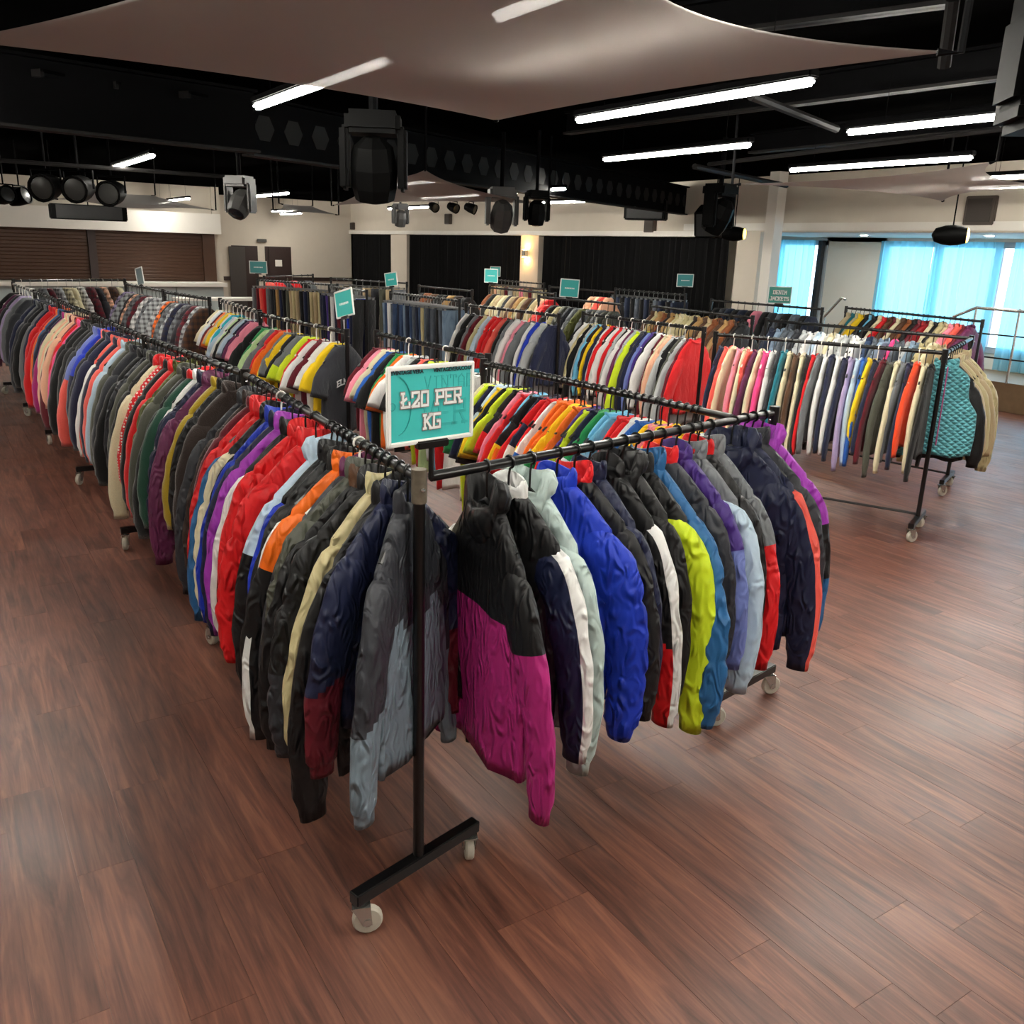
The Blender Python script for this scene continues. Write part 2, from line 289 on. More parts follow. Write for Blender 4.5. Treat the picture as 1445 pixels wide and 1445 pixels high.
# end wall with roller shutters and bar counter (plane Y = YSH)
xs1 = PY(303, 360, YSH).x
struct(MB().box(((xs1-6)/2, YSH+.3, 1.75), (xs1+6, .4, 3.5)).build('wall_bar', WALL))
struct(MB().box(((xs1-6)/2+.05, YSH-.15, 2.57), (xs1+6.1, .5, .5)).build('trim_6', WHITEP))
SHUT = plain('shutter_brown', (70, 44, 28), .38, .1, .1, 8)
xm = PY(131, 360, YSH).x; xr = PY(286, 360, YSH).x
for k, (a, b, w) in enumerate(((-3, xm-.1, 'left of the shutter post by the bar'), (xm+.1, xr, 'nearest the exit doors'))):
    s = thing('roller_shutter', 'brown slatted roller shutter closed over the bar, '+w, 'shutter', ((a+b)/2, YSH, 1.1))
    sl = MB().add([(-(b-a)/2, y, z) for z in (0, .085) for y in (-.02, 0, .02)][:0] or [(-(b-a)/2, .0, 0), ((b-a)/2, .0, 0), ((b-a)/2, -.008, .012), (-(b-a)/2, -.008, .012), ((b-a)/2, -.01, .07), (-(b-a)/2, -.01, .07), ((b-a)/2, .0, .084), (-(b-a)/2, .0, .084)],
        [(0, 1, 2, 3), (3, 2, 4, 5), (5, 4, 6, 7), (0, 7, 6, 1), (0, 3, 5, 7), (1, 6, 4, 2)]).mesh('slat', SHUT)
    for i in range(15): link('slat', sl, s, (0, 0, .0 + i*.0835))
MB().box((xm, YSH-.02, 1.75), (.18, .14, 1.2)).build('shutter_post', DARKWOOD); tag(bpy.data.objects['shutter_post'], 'dark post between the two brown roller shutters', 'post')
tag(MB().box((xr+(xs1-xr)/2, YSH-.02, 1.75), (xs1-xr, .14, 1.3)).build('shutter_guide', SHUT), 'brown side guide at the end of the bar shutters', 'post')
bc = thing('bar_counter', 'long white bar counter under the brown shutters', 'counter', (xs1/2-1.5, YSH-.5, 0))
MB().bbox((0, 0, 1.05), (xs1+3.1, .8, .1), .01).build('worktop', WHITEP, bc)
for i in range(8): MB().bbox((-(xs1+3)/2+(i+.5)*(xs1+3)/8, .05, .5), ((xs1+3)/8-.02, .5, 1), .01).build('panel', plain('counter_grey', (170, 182, 182), .5), bc)
# end wall with the exit doors (plane Y = YDOOR)
struct(MB().box((xs1+.1, 27, 1.75), (.2, 4, 3.5)).build('wall_return', WALL))
DADO = []
def dp(x, y): return PY(x, y, YDOOR)
xa, xb = dp(330, 370).x, dp(361, 370).x; xc, xd = dp(377, 370).x, dp(408, 370).x
dm = MB()
d1 = MB().box(((xa+xb)/2, YDOOR-.02, 1.0), (xb-xa+.12, .06, 2.06)); struct(d1.build('door_1', DARKWOOD))
MB().box(((xa+xb)/2-.25, YDOOR-.06, 1.0), (.5, .03, 2.0)).build('glazed_leaf', plain('grey_door_leaf', (66, 62, 60), .4), bpy.data.objects['door_1'])
struct(MB().box(((xc+xd)/2, YDOOR-.02, 1.0), (xd-xc+.12, .06, 2.06)).build('door_2', DARKWOOD)); d2 = bpy.data.objects['door_2']
MB().bbox(((xc+xd)/2, YDOOR-.07, 1.0), (xd-xc-.06, .04, 1.98), .008).build('door_leaf', DARKWOOD, d2); MB().box((xd-.12, YDOOR-.11, 1.0), (.04, .05, .14)).build('door_handle', CHROME, d2)
tag(MB().box(((xc+xd)/2-.02, YDOOR-.1, 1.52), (.22, .01, .2)).build('door_notice', WHITEP), 'white square notice on the dark exit door', 'notice')
tag(MB().bbox((dp(369, 345).x, YDOOR-.06, 2.2), (.3, .05, .1), .01).build('exit_sign', plain('exit_grey', (70, 70, 66), .5)), 'small grey exit sign between the dark doors', 'sign')
for a, b in ((xs1+.2, xa-.1), (xb+.08, xc-.08), (xd+.08, XW)): struct(MB().box(((a+b)/2, YDOOR-.03, 1.03), (b-a, .05, .12)).build('trim_7', DARKWOOD))
# small window at the far corner
wy = PX(423, 370, XW-.02).y, PX(438, 370, XW-.02).y
# far corner pier faces with lit sconce
# ------------------------------------------------------------------ lamps: sconces and LED battens
SC_M = emit('sconce_glow', (255, 196, 110), 170)
for x, lab in ((741, 'between the two wide black curtains'), (437, 'at the far corner by the exit door')):
    p = PX(x, 350, XW-.07); s = thing('wall_sconce', 'small up-and-down wall light glowing warm '+lab, 'wall light', (XW-.07, p.y, 2.1))
    MB().bbox((0, 0, 0), (.12, .12, .16), .02).build('housing', CHROME, s); MB().box((-.01, 0, .085), (.07, .07, .01)).build('lamp', SC_M, s); MB().box((-.01, 0, -.085), (.07, .07, .01)).build('lamp', SC_M, s)
def batten(x, y0, y1, z=3.0, label='', w=.055):
    o = thing('led_batten', label, 'ceiling light', (x, (y0+y1)/2, z), 0, 'linear ceiling lights'); L_ = y1-y0
    MB().bbox((0, 0, .035), (w+.02, L_, .04), .008).build('housing', STEELBLK, o)
    MB().bbox((0, 0, 0), (w, L_-.02, .04), .015).build('diffuser', LED_M, o)
    for s in (-1, 1): MB().tube([(0, s*L_*.35, .05), (0, s*L_*.35, ZC-z)], .002, 5).build('suspension_wire', STEELBLK, o)
bt = [(1.95, 4.16, 6.12, 'shining through the big pale sail'), (1.92, .9, 3.15, 'above the middle of the big pale sail'), (2.2, 10.4, 12.7, 'over the back of the shirt row'), (3.75, 3.17, 5.09, 'over the football shirts near the sail tip'),
  (5.46, 5.15, 6.96, 'over the sweatshirt rack'), (5.36, 2.3, 4.21, 'over the aisle by the quilted vest'), (7.24, 4.43, 6.3, 'above the denim jackets beside the right sail'), (9.0, 3.6, 5.5, 'over the rack with the tartan coats'), (10.05, 4.3, 6.15, 'by the windows'),
  (9.6, 12.1, 14.1, 'in front of the upper curtain wall'), (7.6, 10.5, 12.2, 'over the tip of the second sail'), (5.8, 10.4, 12.2, 'above the second sail'), (7.7, 13.0, 15.0, 'behind the second sail'), (5.6, 16, 18, 'over the trouser racks'), (9.4, 18, 20, 'by the far curtain'), (2.2, 16, 18, 'in front of the bar'), (5.0, 20.5, 22.5, 'before the exit doors'),
  (3.75, -1.2, .7, 'above the bare floor'), (5.4, -1.4, .5, 'above the bare floor near the windows'), (.1, 1.0, 2.9, 'over the outer aisle'), (.1, 7, 8.9, 'over the coat row'), (-.1, -2.5, -.6, 'behind the viewpoint'), (-2, 4, 6, 'over the outer aisle wall side'), (-1.8, 10, 12, 'over the outer aisle far end'), (1.9, -2.9, -1, 'behind the big sail'), (8.5, 0, 2, 'above the open floor by the windows'), (-.6, 19, 21, 'added to brighten the outer end of the bar'), (2.2, 18.6, 20.6, 'added to brighten the bar shutters'), (8.6, 24, 26, 'added to brighten the far curtain and doors'), (9.6, 26.4, 28.2, 'added to brighten the exit door wall'), (5.2, 23, 24.4, 'added for brightness over the end of the bar')]  # the far battens closing this list are added to brighten the end walls
for x, a, b, w in bt: batten(x, a, b, 3.0, 'linear white ceiling light '+w)
# ------------------------------------------------------------------ ceiling: sails, beams, stage lights
def sailmat():
    m, nt, b = newmat('sail_fabric'); L = nt.links.new; nt.nodes.remove(b); out = nt.nodes['Material Output']
    n = N(nt, 'ShaderNodeTexNoise'); n.inputs['Scale'].default_value = 300
    d = N(nt, 'ShaderNodeBsdfDiffuse'); d.inputs[0].default_value = (*lin((180, 176, 172)), 1); t = N(nt, 'ShaderNodeBsdfTranslucent'); t.inputs[0].default_value = (*lin((190, 186, 182)), 1)
    tr = N(nt, 'ShaderNodeBsdfTransparent'); a = N(nt, 'ShaderNodeMixShader'); a.inputs[0].default_value = .16; L(d.outputs[0], a.inputs[1]); L(t.outputs[0], a.inputs[2])
    c = N(nt, 'ShaderNodeMixShader'); c.inputs[0].default_value = .06; L(a.outputs[0], c.inputs[1]); L(tr.outputs[0], c.inputs[2]); L(c.outputs[0], out.inputs[0])
    bm = N(nt, 'ShaderNodeBump'); bm.inputs['Strength'].default_value = .1; L(n.outputs[0], bm.inputs['Height']); L(bm.outputs[0], d.inputs['Normal']); return m
SAIL = sailmat()
def sail(corners, label, pull=.16, sag=.0, n=26, pulls=None):
    """four-cornered stretch sail: edges curve inwards between the corners"""
    P = [Vector(c) for c in corners]; cen = sum(P, Vector())/4; vs = []; fs = []; T = .004
    pl = pulls or [pull]*4
    def edge(a, b, t, k): return a.lerp(b, t) + (cen-(a+b)/2)*(pl[k]*4*t*(1-t))
    for i in range(n+1):
        u = i/n
        for j in range(n+1):
            v = j/n
            c = edge(P[0], P[1], u, 0).lerp(edge(P[3], P[2], u, 2), v) + edge(P[0], P[3], v, 3).lerp(edge(P[1], P[2], v, 1), u) - (P[0].lerp(P[1], u)).lerp(P[3].lerp(P[2], u), v)
            c.z -= sag*16*u*(1-u)*v*(1-v); vs.append(c)
    nv = len(vs); vs += [v+Vector((0, 0, T)) for v in vs]
    for i in range(n):
        for j in range(n):
            q = [i*(n+1)+j, (i+1)*(n+1)+j, (i+1)*(n+1)+j+1, i*(n+1)+j+1]; fs += [tuple(q), tuple(x+nv for x in q[::-1])]
    s = thing('ceiling_sail', label, 'sail', cen); mb = MB().add([v-cen for v in vs], fs); mb.build('cloth', SAIL, s, True)
    for c in P:
        d = (c-cen).normalized(); MB().tube([c-cen-d*.02, c-cen+d*.05, c-cen+d*.06+Vector((0, 0, max(.02, ZC-c.z)))], .012, 6).build('corner_tie', STEELBLK, s)
sail([PZ(700, 170, 2.8), PZ(1332, 74, 2.8), (.9, 1.2, 2.8), PZ(-60, 57, 2.8)], 'big pale stretched sail under the ceiling with lights shining through', pulls=[.08, .36, .12, .12])
sail([PZ(768, 288, 2.72), PZ(600, 240, 2.9), PZ(512, 247, 2.95), PZ(470, 290, 2.68)], 'second pale sail behind the black moving-head lamp', .25)
sail([PZ(1400, 229, 2.9), PZ(1490, 262, 2.75), PZ(1330, 284, 2.75), PZ(1042, 260, 2.75)], 'pale sail with thin corners near the windows', .3)
sail([PZ(300, 296, 2.62), PZ(215, 276, 2.8), PZ(120, 270, 2.8), PZ(80, 281, 2.68)], 'pale sail sagging in front of the bar', .1, .12)
sail([PZ(475, 303, 2.6), PZ(440, 291, 2.75), PZ(398, 288, 2.75), PZ(390, 297, 2.65)], 'small far pale sail by the exit doors', .15)
def beam(p, q, h, w, label, holes=False, name='ceiling_beam'):
    p, q = Vector(p), Vector(q); d = q-p; L_ = d.length; a = math.atan2(d.y, d.x)
    o = thing(name, label, 'beam', p, a)
    MB().box((L_/2, 0, h/2), (L_, .02, h)).build('web', STEELBLK, o); MB().box((L_/2, 0, .01), (L_, w, .02)).build('flange', plain('flange_grey', (26, 25, 25), .55, 0, .2, 8, .06), o); MB().box((L_/2, 0, h-.01), (L_, w, .02)).build('flange', STEELBLK, o)
    if holes:
        hm = MB().lathe([(.12, -.014), (.12, .014)], 6, Matrix.Rotation(math.pi/2, 4, 'X')).mesh('hole', plain('hole_black', (3, 3, 3), .9))
        for i in range(int(L_/.36)): link('hole', hm, o, (.2+i*.36, 0, h*.5))
b0, b1 = PZ(-60, 172, 2.9), PZ(345, 215, 2.9); beam(b0, b1+(b1-b0)*.05, .5, .16, 'dark steel ceiling beam over the coat row')
beam(PZ(350, 220, 2.9), PZ(1050, 322, 2.9).lerp(PZ(870, 282, 2.9), .6), .5, .16, 'dark castellated ceiling beam in front of the curtain wall', True)
beam(PZ(820, 75, 3.3), PZ(1345, 8, 3.3), .18, .1, 'upper ceiling beam behind the big sail corner'); beam(PZ(800, 190, 3.25), PZ(1420, 112, 3.25), .2, .1, 'ceiling beam between two rows of lights'); beam(PZ(1060, 217, 3.2), PZ(1500, 175, 3.2), .2, .1, 'ceiling beam above the right sail')
def pipe(pts, r, label, mat=DUCT, name='lighting_bar', cat='pipe'):
    mb = MB().tube(pts, r, 8); return tag(mb.build(name, mat, None, True), label, cat)
pipe([PZ(-60, 222, 2.95), PZ(330, 250, 2.95)], .025, 'grey lighting bar above the three round lamps'); pipe([PZ(-60, 262, 2.9), PZ(110, 270, 2.9)], .025, 'short lower lighting bar at the bar end')
pipe([PZ(1060, 135, 3.15), PZ(1180, 182, 3.15)], .03, 'thin dark pipe joining two linear lights'); pipe([PZ(980, 235, 3.05), PZ(1110, 262, 3.05)], .03, 'thin dark pipe ending at the right sail')
pipe([PZ(1345, 0, 3.3), PZ(1332, 95, 3.05)], .03, 'dark hanger pole at the big sail corner'); pipe([PX(590, 279, 11), PX(690, 282, 11)], .03, 'short lighting bar carrying three small lamps', STEELBLK)
pipe([PZ(1000, 232, 3.05), PZ(1460, 176, 3.05)], .02, 'grey conduit above the right sail')
# louvre grilles in the ceiling at the left
for k, (x, y, w) in enumerate(((65, 112, 'beside the sail edge'), (165, 128, 'between two other grilles'), (262, 140, 'next to the sconce-lit beam'))):
    p = PZ(x, y, 3.3); g = thing('ceiling_grille', 'dark slatted ceiling grille '+['farthest from the sail', 'in the middle of three', 'nearest the sail light'][k], 'vent', p, .6)
    MB().box((0, 0, 0), (.62, .62, .02)).build('backing', CEIL, g)
    for i in range(9): MB().box((0, -.28+i*.07, -.02), (.58, .02, .03)).build('slat', DUCT if i % 2 else STEELBLK, g)
    for s in (-1, 1): MB().box((s*.3, 0, -.02), (.03, .62, .05)).build('side_rail', DUCT, g)
    MB().box((.28, -.1, -.05), (.12, .5, .04)).build('flap', plain('grille_flap', (40, 38, 37), .6), g)
def moving_head(loc, label, s=1.0, rz=0, tilt=.2, mat=CAB, lensm=None):
    o = thing('moving_head_lamp', label, 'stage light', loc, rz); o.scale = (s, s, s)
    MB().tube([(0, 0, .1), (0, 0, max(.2, (ZC-loc[2])/s))], .03, 8).build('clamp', STEELBLK, o)
    MB().bbox((0, 0, .08), (.36, .3, .14), .03).build('base', mat, o)
    for q in (-1, 1): MB().bbox((q*.19, 0, -.14), (.06, .18, .4), .02).build('yoke_arm', mat, o)
    M = Matrix.Translation((0, 0, -.22)) @ Matrix.Rotation(math.pi+tilt, 4, 'X')
    h = MB().lathe([(.06, -.22), (.13, -.16), (.155, -.02), (.15, .1), (.13, .18), (.115, .18)], 8, M).build('head', mat, o)
    MB().lathe([(.11, .17), (.11, .185), (.05, .2)], 20, M).build('lens', lensm or plain('lens_dark', (20, 22, 26), .1), h, True)
pp = PZ(527, 172, 2.95); moving_head((pp.x, pp.y, 2.86), 'large black moving-head stage lamp hanging before the second sail', 1.0, -.5, .25)
SILV = plain('lamp_silver', (60, 59, 58), .45, 0, .1, 20, .3)
p = PZ(708, 296, 2.63); moving_head((p.x, p.y, 2.75), 'silver grey moving-head lamp under the second sail tip', .9, -.4, .6, SILV)
p = PZ(757, 300, 2.6); moving_head((p.x, p.y, 2.74), 'small dark moving-head lamp beside the silver one', .7, -.3, .1)
p = PZ(338, 262, 2.8); moving_head((p.x, p.y, 2.78), 'grey moving-head lamp at the end of the dark beam', .85, -.9, -.7, SILV)
p = PZ(1015, 290, 2.75); moving_head((p.x, p.y, 2.84), 'black moving-head lamp beside the white column', 1.0, .2, .5)
p = PZ(565, 306, 2.6); moving_head((p.x, p.y, 2.7), 'little dark moving-head lamp in front of the curtain pier', .6, .1, .2, SILV)
def par(loc, label, s=1, rz=0, tilt=1.0):
    o = thing('par_can', label, 'stage light', loc, rz, 'round stage lamps in a row'); o.scale = (s, s, s); M = Matrix.Rotation(math.pi/2+tilt, 4, 'X')
    MB().lathe([(.04, -.2), (.09, -.17), (.12, -.05), (.13, .12), (.115, .12), (.11, .1)], 16, M).build('can', CAB, o, True); MB().lathe([(.105, .09), (.1, .105), (.04, .115)], 16, M).build('lens', plain('par_lens', (40, 40, 39), .3, 0, 0, 20, .2), o, True)
    MB().tube([(-.14, 0, 0), (-.14, 0, .16), (.14, 0, .16), (.14, 0, 0)], .012, 6).build('yoke', STEELBLK, o); MB().tube([(0, 0, .16), (0, 0, (ZC-loc[2])/s)], .012, 6).build('clamp', STEELBLK, o)
for x, y, w in ((66, 264, 'farthest along the bar'), (112, 266, 'between its two neighbours'), (158, 272, 'nearest the linear light')): par(PZ(x, y, 2.72), 'black round stage lamp with dull lens, '+w, 1.25, -.55, .15)
par(PZ(6, 276, 2.7), 'pale-sided stage lamp at the end of the bar', 1.0, .4, -.2); par(PZ(28, 278, 2.7), 'tilted grey stage lamp next to the pale-sided one', 1.0, .9, -.3)
for i, x in enumerate((612, 640, 665)): par(PX(x, 292+i, 11), 'small dark stage lamp '+('over the pale wall behind the second sail', 'between two small lamps on the short bar', 'beside the silver moving head')[i], .9, .3*i, .3)
def speaker(loc, d, label, rz=0, tilt=0, mat=CAB):
    o = thing('loudspeaker', label, 'speaker', loc, rz); R = Matrix.Rotation(tilt, 3, 'X')
    MB().bbox((0, 0, 0), d, .02, R).build('cabinet', mat, o); MB().box(R @ Vector((0, -d[1]/2-.004, 0)), (d[0]*.86, .01, d[2]*.86), R).build('grille', plain('grille_cloth', (24, 24, 25), .8, 0, .4, 90), o)
    MB().tube([(0, 0, d[2]/2-.02), (0, 0, max(d[2]/2+.05, ZC-loc[2]))], .012, 6).build('bracket', STEELBLK, o)
p = PY(125, 300, 21); speaker((p.x, p.y, p.z), (1.45, .3, .3), 'wide black box hanging in front of the bar fascia')
p = PX(912, 296, 11.2); speaker((p.x, p.y, p.z), (.75, .35, .36), 'black box speaker hanging before the middle curtain bay', -.9)
p = PX(1008, 312, 10.6); speaker((p.x, p.y, p.z), (.55, .4, .4), 'tilted black speaker beside the white column', -1.0, .35)
for x, y, w in ((1383, 297, 'over the wide window'), (632, 309, 'above the second curtain'), (497, 319, 'above the farthest curtain'), (917, 318, 'under the hanging black box')):
    p = PX(x, y, XW-.06); s_ = {1383: .42, 632: .3, 497: .25, 917: .3}[x]
    o = thing('wall_speaker', 'flat brown-grey speaker panel on the wall '+w, 'speaker', (XW-.05, p.y, p.z)); MB().bbox((0, 0, 0), (.08, s_, s_*.9), .01).build('cabinet', plain('taupe_case', (74, 66, 60), .6), o); MB().box((-.045, 0, 0), (.01, s_*.82, s_*.72)).build('grille', plain('taupe_grille', (60, 54, 50), .8, 0, .2, 80), o)
YEL = emit('yellow_lamp', (255, 210, 70), 2.5)
for x, y, X, w in ((1343, 332, 9.5, 'in front of the wide window'), (1036, 330, 10.4, 'under the tilted black speaker')):
    p = PX(x, y, X); o = thing('egg_lamp', 'black egg-shaped hanging lamp with yellow end '+w, 'lamp', p, -1.05); M = Matrix.Rotation(math.pi/2, 4, 'Y')
    MB().lathe([(.01, -.2), (.07, -.17), (.1, -.08), (.108, 0), (.1, .08), (.08, .15)], 20, M).build('shell', CAB, o, True); MB().lathe([(.078, .15), (.07, .165), (.02, .175)], 20, M).build('lamp', YEL, o, True); MB().tube([(0, 0, .1), (0, 0, ZC-p.z)], .008, 6).build('suspension_rod', STEELBLK, o)
# big speaker at the right edge of the frame
p = PZ(1468, 80, 2.6); o = thing('loudspeaker', 'big black loudspeaker with small white lettering by the sail corner', 'speaker', p, -.75); o.scale = (.54, .54, .54)
MB().bbox((.12, 0, .1), (.42, .36, .75), .04).build('cabinet', CAB, o); MB().bbox((-.06, -.03, -.02), (.12, .3, .35), .03).build('horn', plain('dark_case', (6, 6, 6), .5, 0, 0, 20, .02), o); MB().tube([(.1, 0, .4), (.1, 0, (ZC-2.6)/.54)], .03, 8).build('bracket', STEELBLK, o)
for i in range(4): MB().box((-.02+.0, -.19, .16+i*.022), (.03, .006, .012)).build('lettering', WHITEP, o)
# ------------------------------------------------------------------ clothes racks
RH = 1.5
def caster_mesh():
    mb = MB(); M = Matrix.Translation((.02, 0, .05)) @ Matrix.Rotation(math.pi/2, 4, 'X')
    mb.cur = 0; mb.lathe([(.02, -.016), (.044, -.016), (.05, -.009), (.05, .009), (.044, .016), (.02, .016)], 18, M)
    mb.cur = 1; mb.lathe([(.004, -.026), (.014, -.026), (.014, .026), (.004, .026)], 10, M)
    for s in (-1, 1): mb.add([(.02-.015, s*.024, .04), (.02+.015, s*.024, .04), (.03, s*.024, .108), (-.03, s*.024, .108), (.005, s*.02, .04), (.035, s*.02, .04), (.03, s*.02, .108), (-.03, s*.02, .108)], [(0, 1, 2, 3), (7, 6, 5, 4), (0, 4, 5, 1), (2, 6, 7, 3), (1, 5, 6, 2), (0, 3, 7, 4)])
    mb.box((0, 0, .11), (.06, .054, .006)); mb.lathe([(.012, .11), (.012, .125)], 8)
    return mb.mesh('caster', [WHEEL, CHROME], True)
CASTER = caster_mesh()
POST = MB(); POST.tube([(0, 0, .16), (0, 0, RH-.07)], .0185, 10); POST = POST.mesh('post', BLK, True)
COLLAR_W = MB().tube([(0, 0, RH-.075), (0, 0, RH+.03)], .024, 10).mesh('end_socket', WORN, True); COLLAR_B = MB().tube([(0, 0, RH-.075), (0, 0, RH+.03)], .024, 10).mesh('end_socket', BLK, True)
FOOT = MB().bbox((0, 0, .143), (.56, .045, .045), .004).mesh('foot', BLK)
BOLT = MB().lathe([(.007, 0), (.007, .008), (.003, .012)], 8, Matrix.Translation((0, -.024, RH-.03)) @ Matrix.Rotation(math.pi/2, 4, 'X')).mesh('bolt', CHROME)
def rack(name, a, b, label, worn=False, low=True, ends=(1, 1), frot=(0, 0)):
    a, b = Vector((*a, 0)), Vector((*b, 0)); d = b-a; L_ = d.length; rz = math.atan2(d.y, d.x)-math.pi/2          # local +Y runs along the rail
    o = thing('clothes_rack', label, 'clothes rack', a, rz, 'clothes racks in the hall')
    MB().tube([(0, .02, RH), (0, L_-.02, RH)], .0165, 12).build('rail', BLK, o, True)
    for y, on_, fr_ in ((.0, ends[0], frot[0]), (L_, ends[1], frot[1])):
        if not on_: continue
        p = link('post', POST, o, (0, y, 0)); link('end_socket', COLLAR_W if (worn and y == 0) else COLLAR_B, p); link('bolt', BOLT, p)
        f = link('foot', FOOT, o, (0, y, 0)); f.rotation_euler.z = fr_
        for s in (-1, 1):
            c = link('caster', CASTER, f, (s*.25, 0, 0)); c.rotation_euler.z = random.uniform(-2.5, 2.5) if not (y == 0) else (-.6 if s < 0 else .9)
    if low: MB().tube([(0, .01, .18), (0, L_-.01, .18)], .011, 8).build('lower_bar', BLK, o, True)
    return dict(o=o, a=a, d=d.normalized(), L=L_, rz=rz)
# ------------------------------------------------------------------ garments
def vnoise(n): return rng.standard_normal(n)
def smesh(name, V, Fq, cols, mat):
    me = bpy.data.meshes.new(name); me.from_pydata(V.tolist(), [], Fq.tolist())
    ca = me.color_attributes.new('Col', 'FLOAT_COLOR', 'CORNER'); C4 = np.ones((len(Fq), 4, 4), np.float32); C4[:, :, :3] = cols[:, None, :]
    ca.data.foreach_set('color', C4.ravel()); me.polygons.foreach_set('use_smooth', [True]*len(Fq)); me.materials.append(MATS[mat]); me.update(); return me
def grid_faces(nr, n, closed=True):
    i = np.arange(nr-1)[:, None]; k = np.arange(n if closed else n-1)[None, :]; k2 = (k+1) % n
    return np.stack([i*n+k, (i+1)*n+k, (i+1)*n+k2, i*n+k2], -1).reshape(-1, 4)
CL = {k: np.array(lin(v)) for k, v in PAL.items()}
KIND = dict(  # hem, sleeve end, sleeve radius (top, cuff), material, half width, collar height
  jacket=dict(hem=-.90, sl=-1.0, r0=.092, r1=.058, mat='nylon', w=.25, col=.075), fleece=dict(hem=-.86, sl=-.96, r0=.085, r1=.056, mat='fleece', w=.24, col=.06),
  sweatshirt=dict(hem=-.78, sl=-.90, r0=.074, r1=.046, mat='cotton', w=.235, col=.02), tee=dict(hem=-.80, sl=-.36, r0=.085, r1=.085, mat='cotton', w=.225, col=.012),
  shirt=dict(hem=-.82, sl=-.88, r0=.07, r1=.045, mat='plaid_cloth', w=.225, col=.04), coat=dict(hem=-.86, sl=-.90, r0=.08, r1=.06, mat='leather', w=.24, col=.06), denimj=dict(hem=-.72, sl=-.82, r0=.072, r1=.05, mat='denim_cloth', w=.235, col=.04), vest=dict(hem=-.78, sl=None, r0=0, r1=0, mat='quilted_nylon', w=.25, col=.06))
def parse(tok):
    s = dict(puff='*' in tok, plaid='~' in tok, dots='#' in tok, hood='@' in tok); t = tok
    for c in '*~#@': t = t.replace(c, '')
    for ch, k in (('=', 'body'), ('|', 'stripe'), ('^', 'yoke'), ('>', 'low'), ('/', 'collar')):
        s[k] = None
    cur = 'base'; buf = ''; out = {}
    for c in t+'\0':
        if c in '=|^>/\0':
            out[cur] = buf; buf = ''; cur = {'=': 'body', '|': 'stripe', '^': 'yoke', '>': 'low', '/': 'collar'}.get(c)
        else: buf += c
    s.update(out); return s
MC = {}
def torso(kind, tok, D, var):
    K = KIND[kind]; s = parse(tok); R = np.random.default_rng(abs(hash((kind, var))) % 9999 if False else var*77+len(kind))
    w = K['w']; hem = K['hem']*(1+.05*R.uniform(-1, 1)); n = 20
    z = [-.105, -.082, -.088, -.11, -.145, -.185, -.225, -.275, -.32]; ww = [.05, .06, .075, .105, .145, .185, w*.91, w*.97, w]; dd = [.5, .75, .9, .95, .9, .85, .85, .9, .95]
    nb = 26 if s['puff'] else 14
    tb = np.linspace(0, 1, nb+1)[1:]
    z += list(-.32+(hem+.32)*tb); ww += list(w*(1+.04*np.sin(tb*3)-.02*tb)); dd += list(1-.15*np.sin(tb*math.pi)*R.uniform(-.5, 1))
    z += [hem+.02, hem+.12]; ww += [w*.95, w*.93]; dd += [.7, .55]
    z, ww, dd = map(np.array, (z, ww, dd)); nr = len(z)
    if kind == 'vest': ww = np.where(z < -.12, np.interp(-z, [.12, .16, .2, .3, .36, .44, 2], [.12, .16, .168, .17, .19, .24, .25]), ww)
    th = np.linspace(0, 2*math.pi, n, endpoint=False); e = 2/2.6
    cx = np.sign(np.cos(th))*np.abs(np.cos(th))**e; sy = np.sign(np.sin(th))*np.abs(np.sin(th))**e
    dep = dd*D
    if s['puff']: q = np.clip((z+.15)/(hem+.15), 0, 1); dep = dep*np.where(q > 0, .88+.2*np.sqrt(np.abs(np.sin(q*math.pi*8))), 1)
    X = ww[:, None]*cx; Y = dep[:, None]*sy; T = np.clip((-.15-z)/.6, 0, 1)[:, None]
    ph = R.uniform(0, 6, 4); k1 = R.uniform(14, 26)
    Y = Y+D*.38*T*np.sin(k1*X+ph[0]+2.2*T)+D*.22*T*np.sin(k1*2.1*X+ph[1]-3*T); X = X*(1+.03*T*np.sin(7*T+ph[2]))
    Z = z[:, None]+0*X-.035*np.cos(th)**2*0+T*.012*np.sin(5*X/w+ph[3])
    V = np.stack([X, Y, Z], -1).reshape(-1, 3); Fq = grid_faces(nr, n)
    base = CL[s.get('body') or s['base']]; cols = np.tile(base, (len(Fq), 1)); fz = V[Fq, 2].mean(1); fx = V[Fq, 0].mean(1)
    if s.get('yoke'): cols[(fz > -.42)] = CL[s['yoke']]
    if s.get('stripe') and kind == 'tee': cols[(fz < -.42) & (fz > -.5)] = CL[s['stripe']]
    if kind == 'vest': cols[:n] = CL['hotpink']
    mat = 'plaid_cloth' if s['plaid'] else 'dotted_knit' if s['dots'] else (K['mat'] if kind != 'shirt' else 'plaid_cloth' if s['plaid'] else 'cotton')
    return smesh('body', V, Fq, cols, mat)
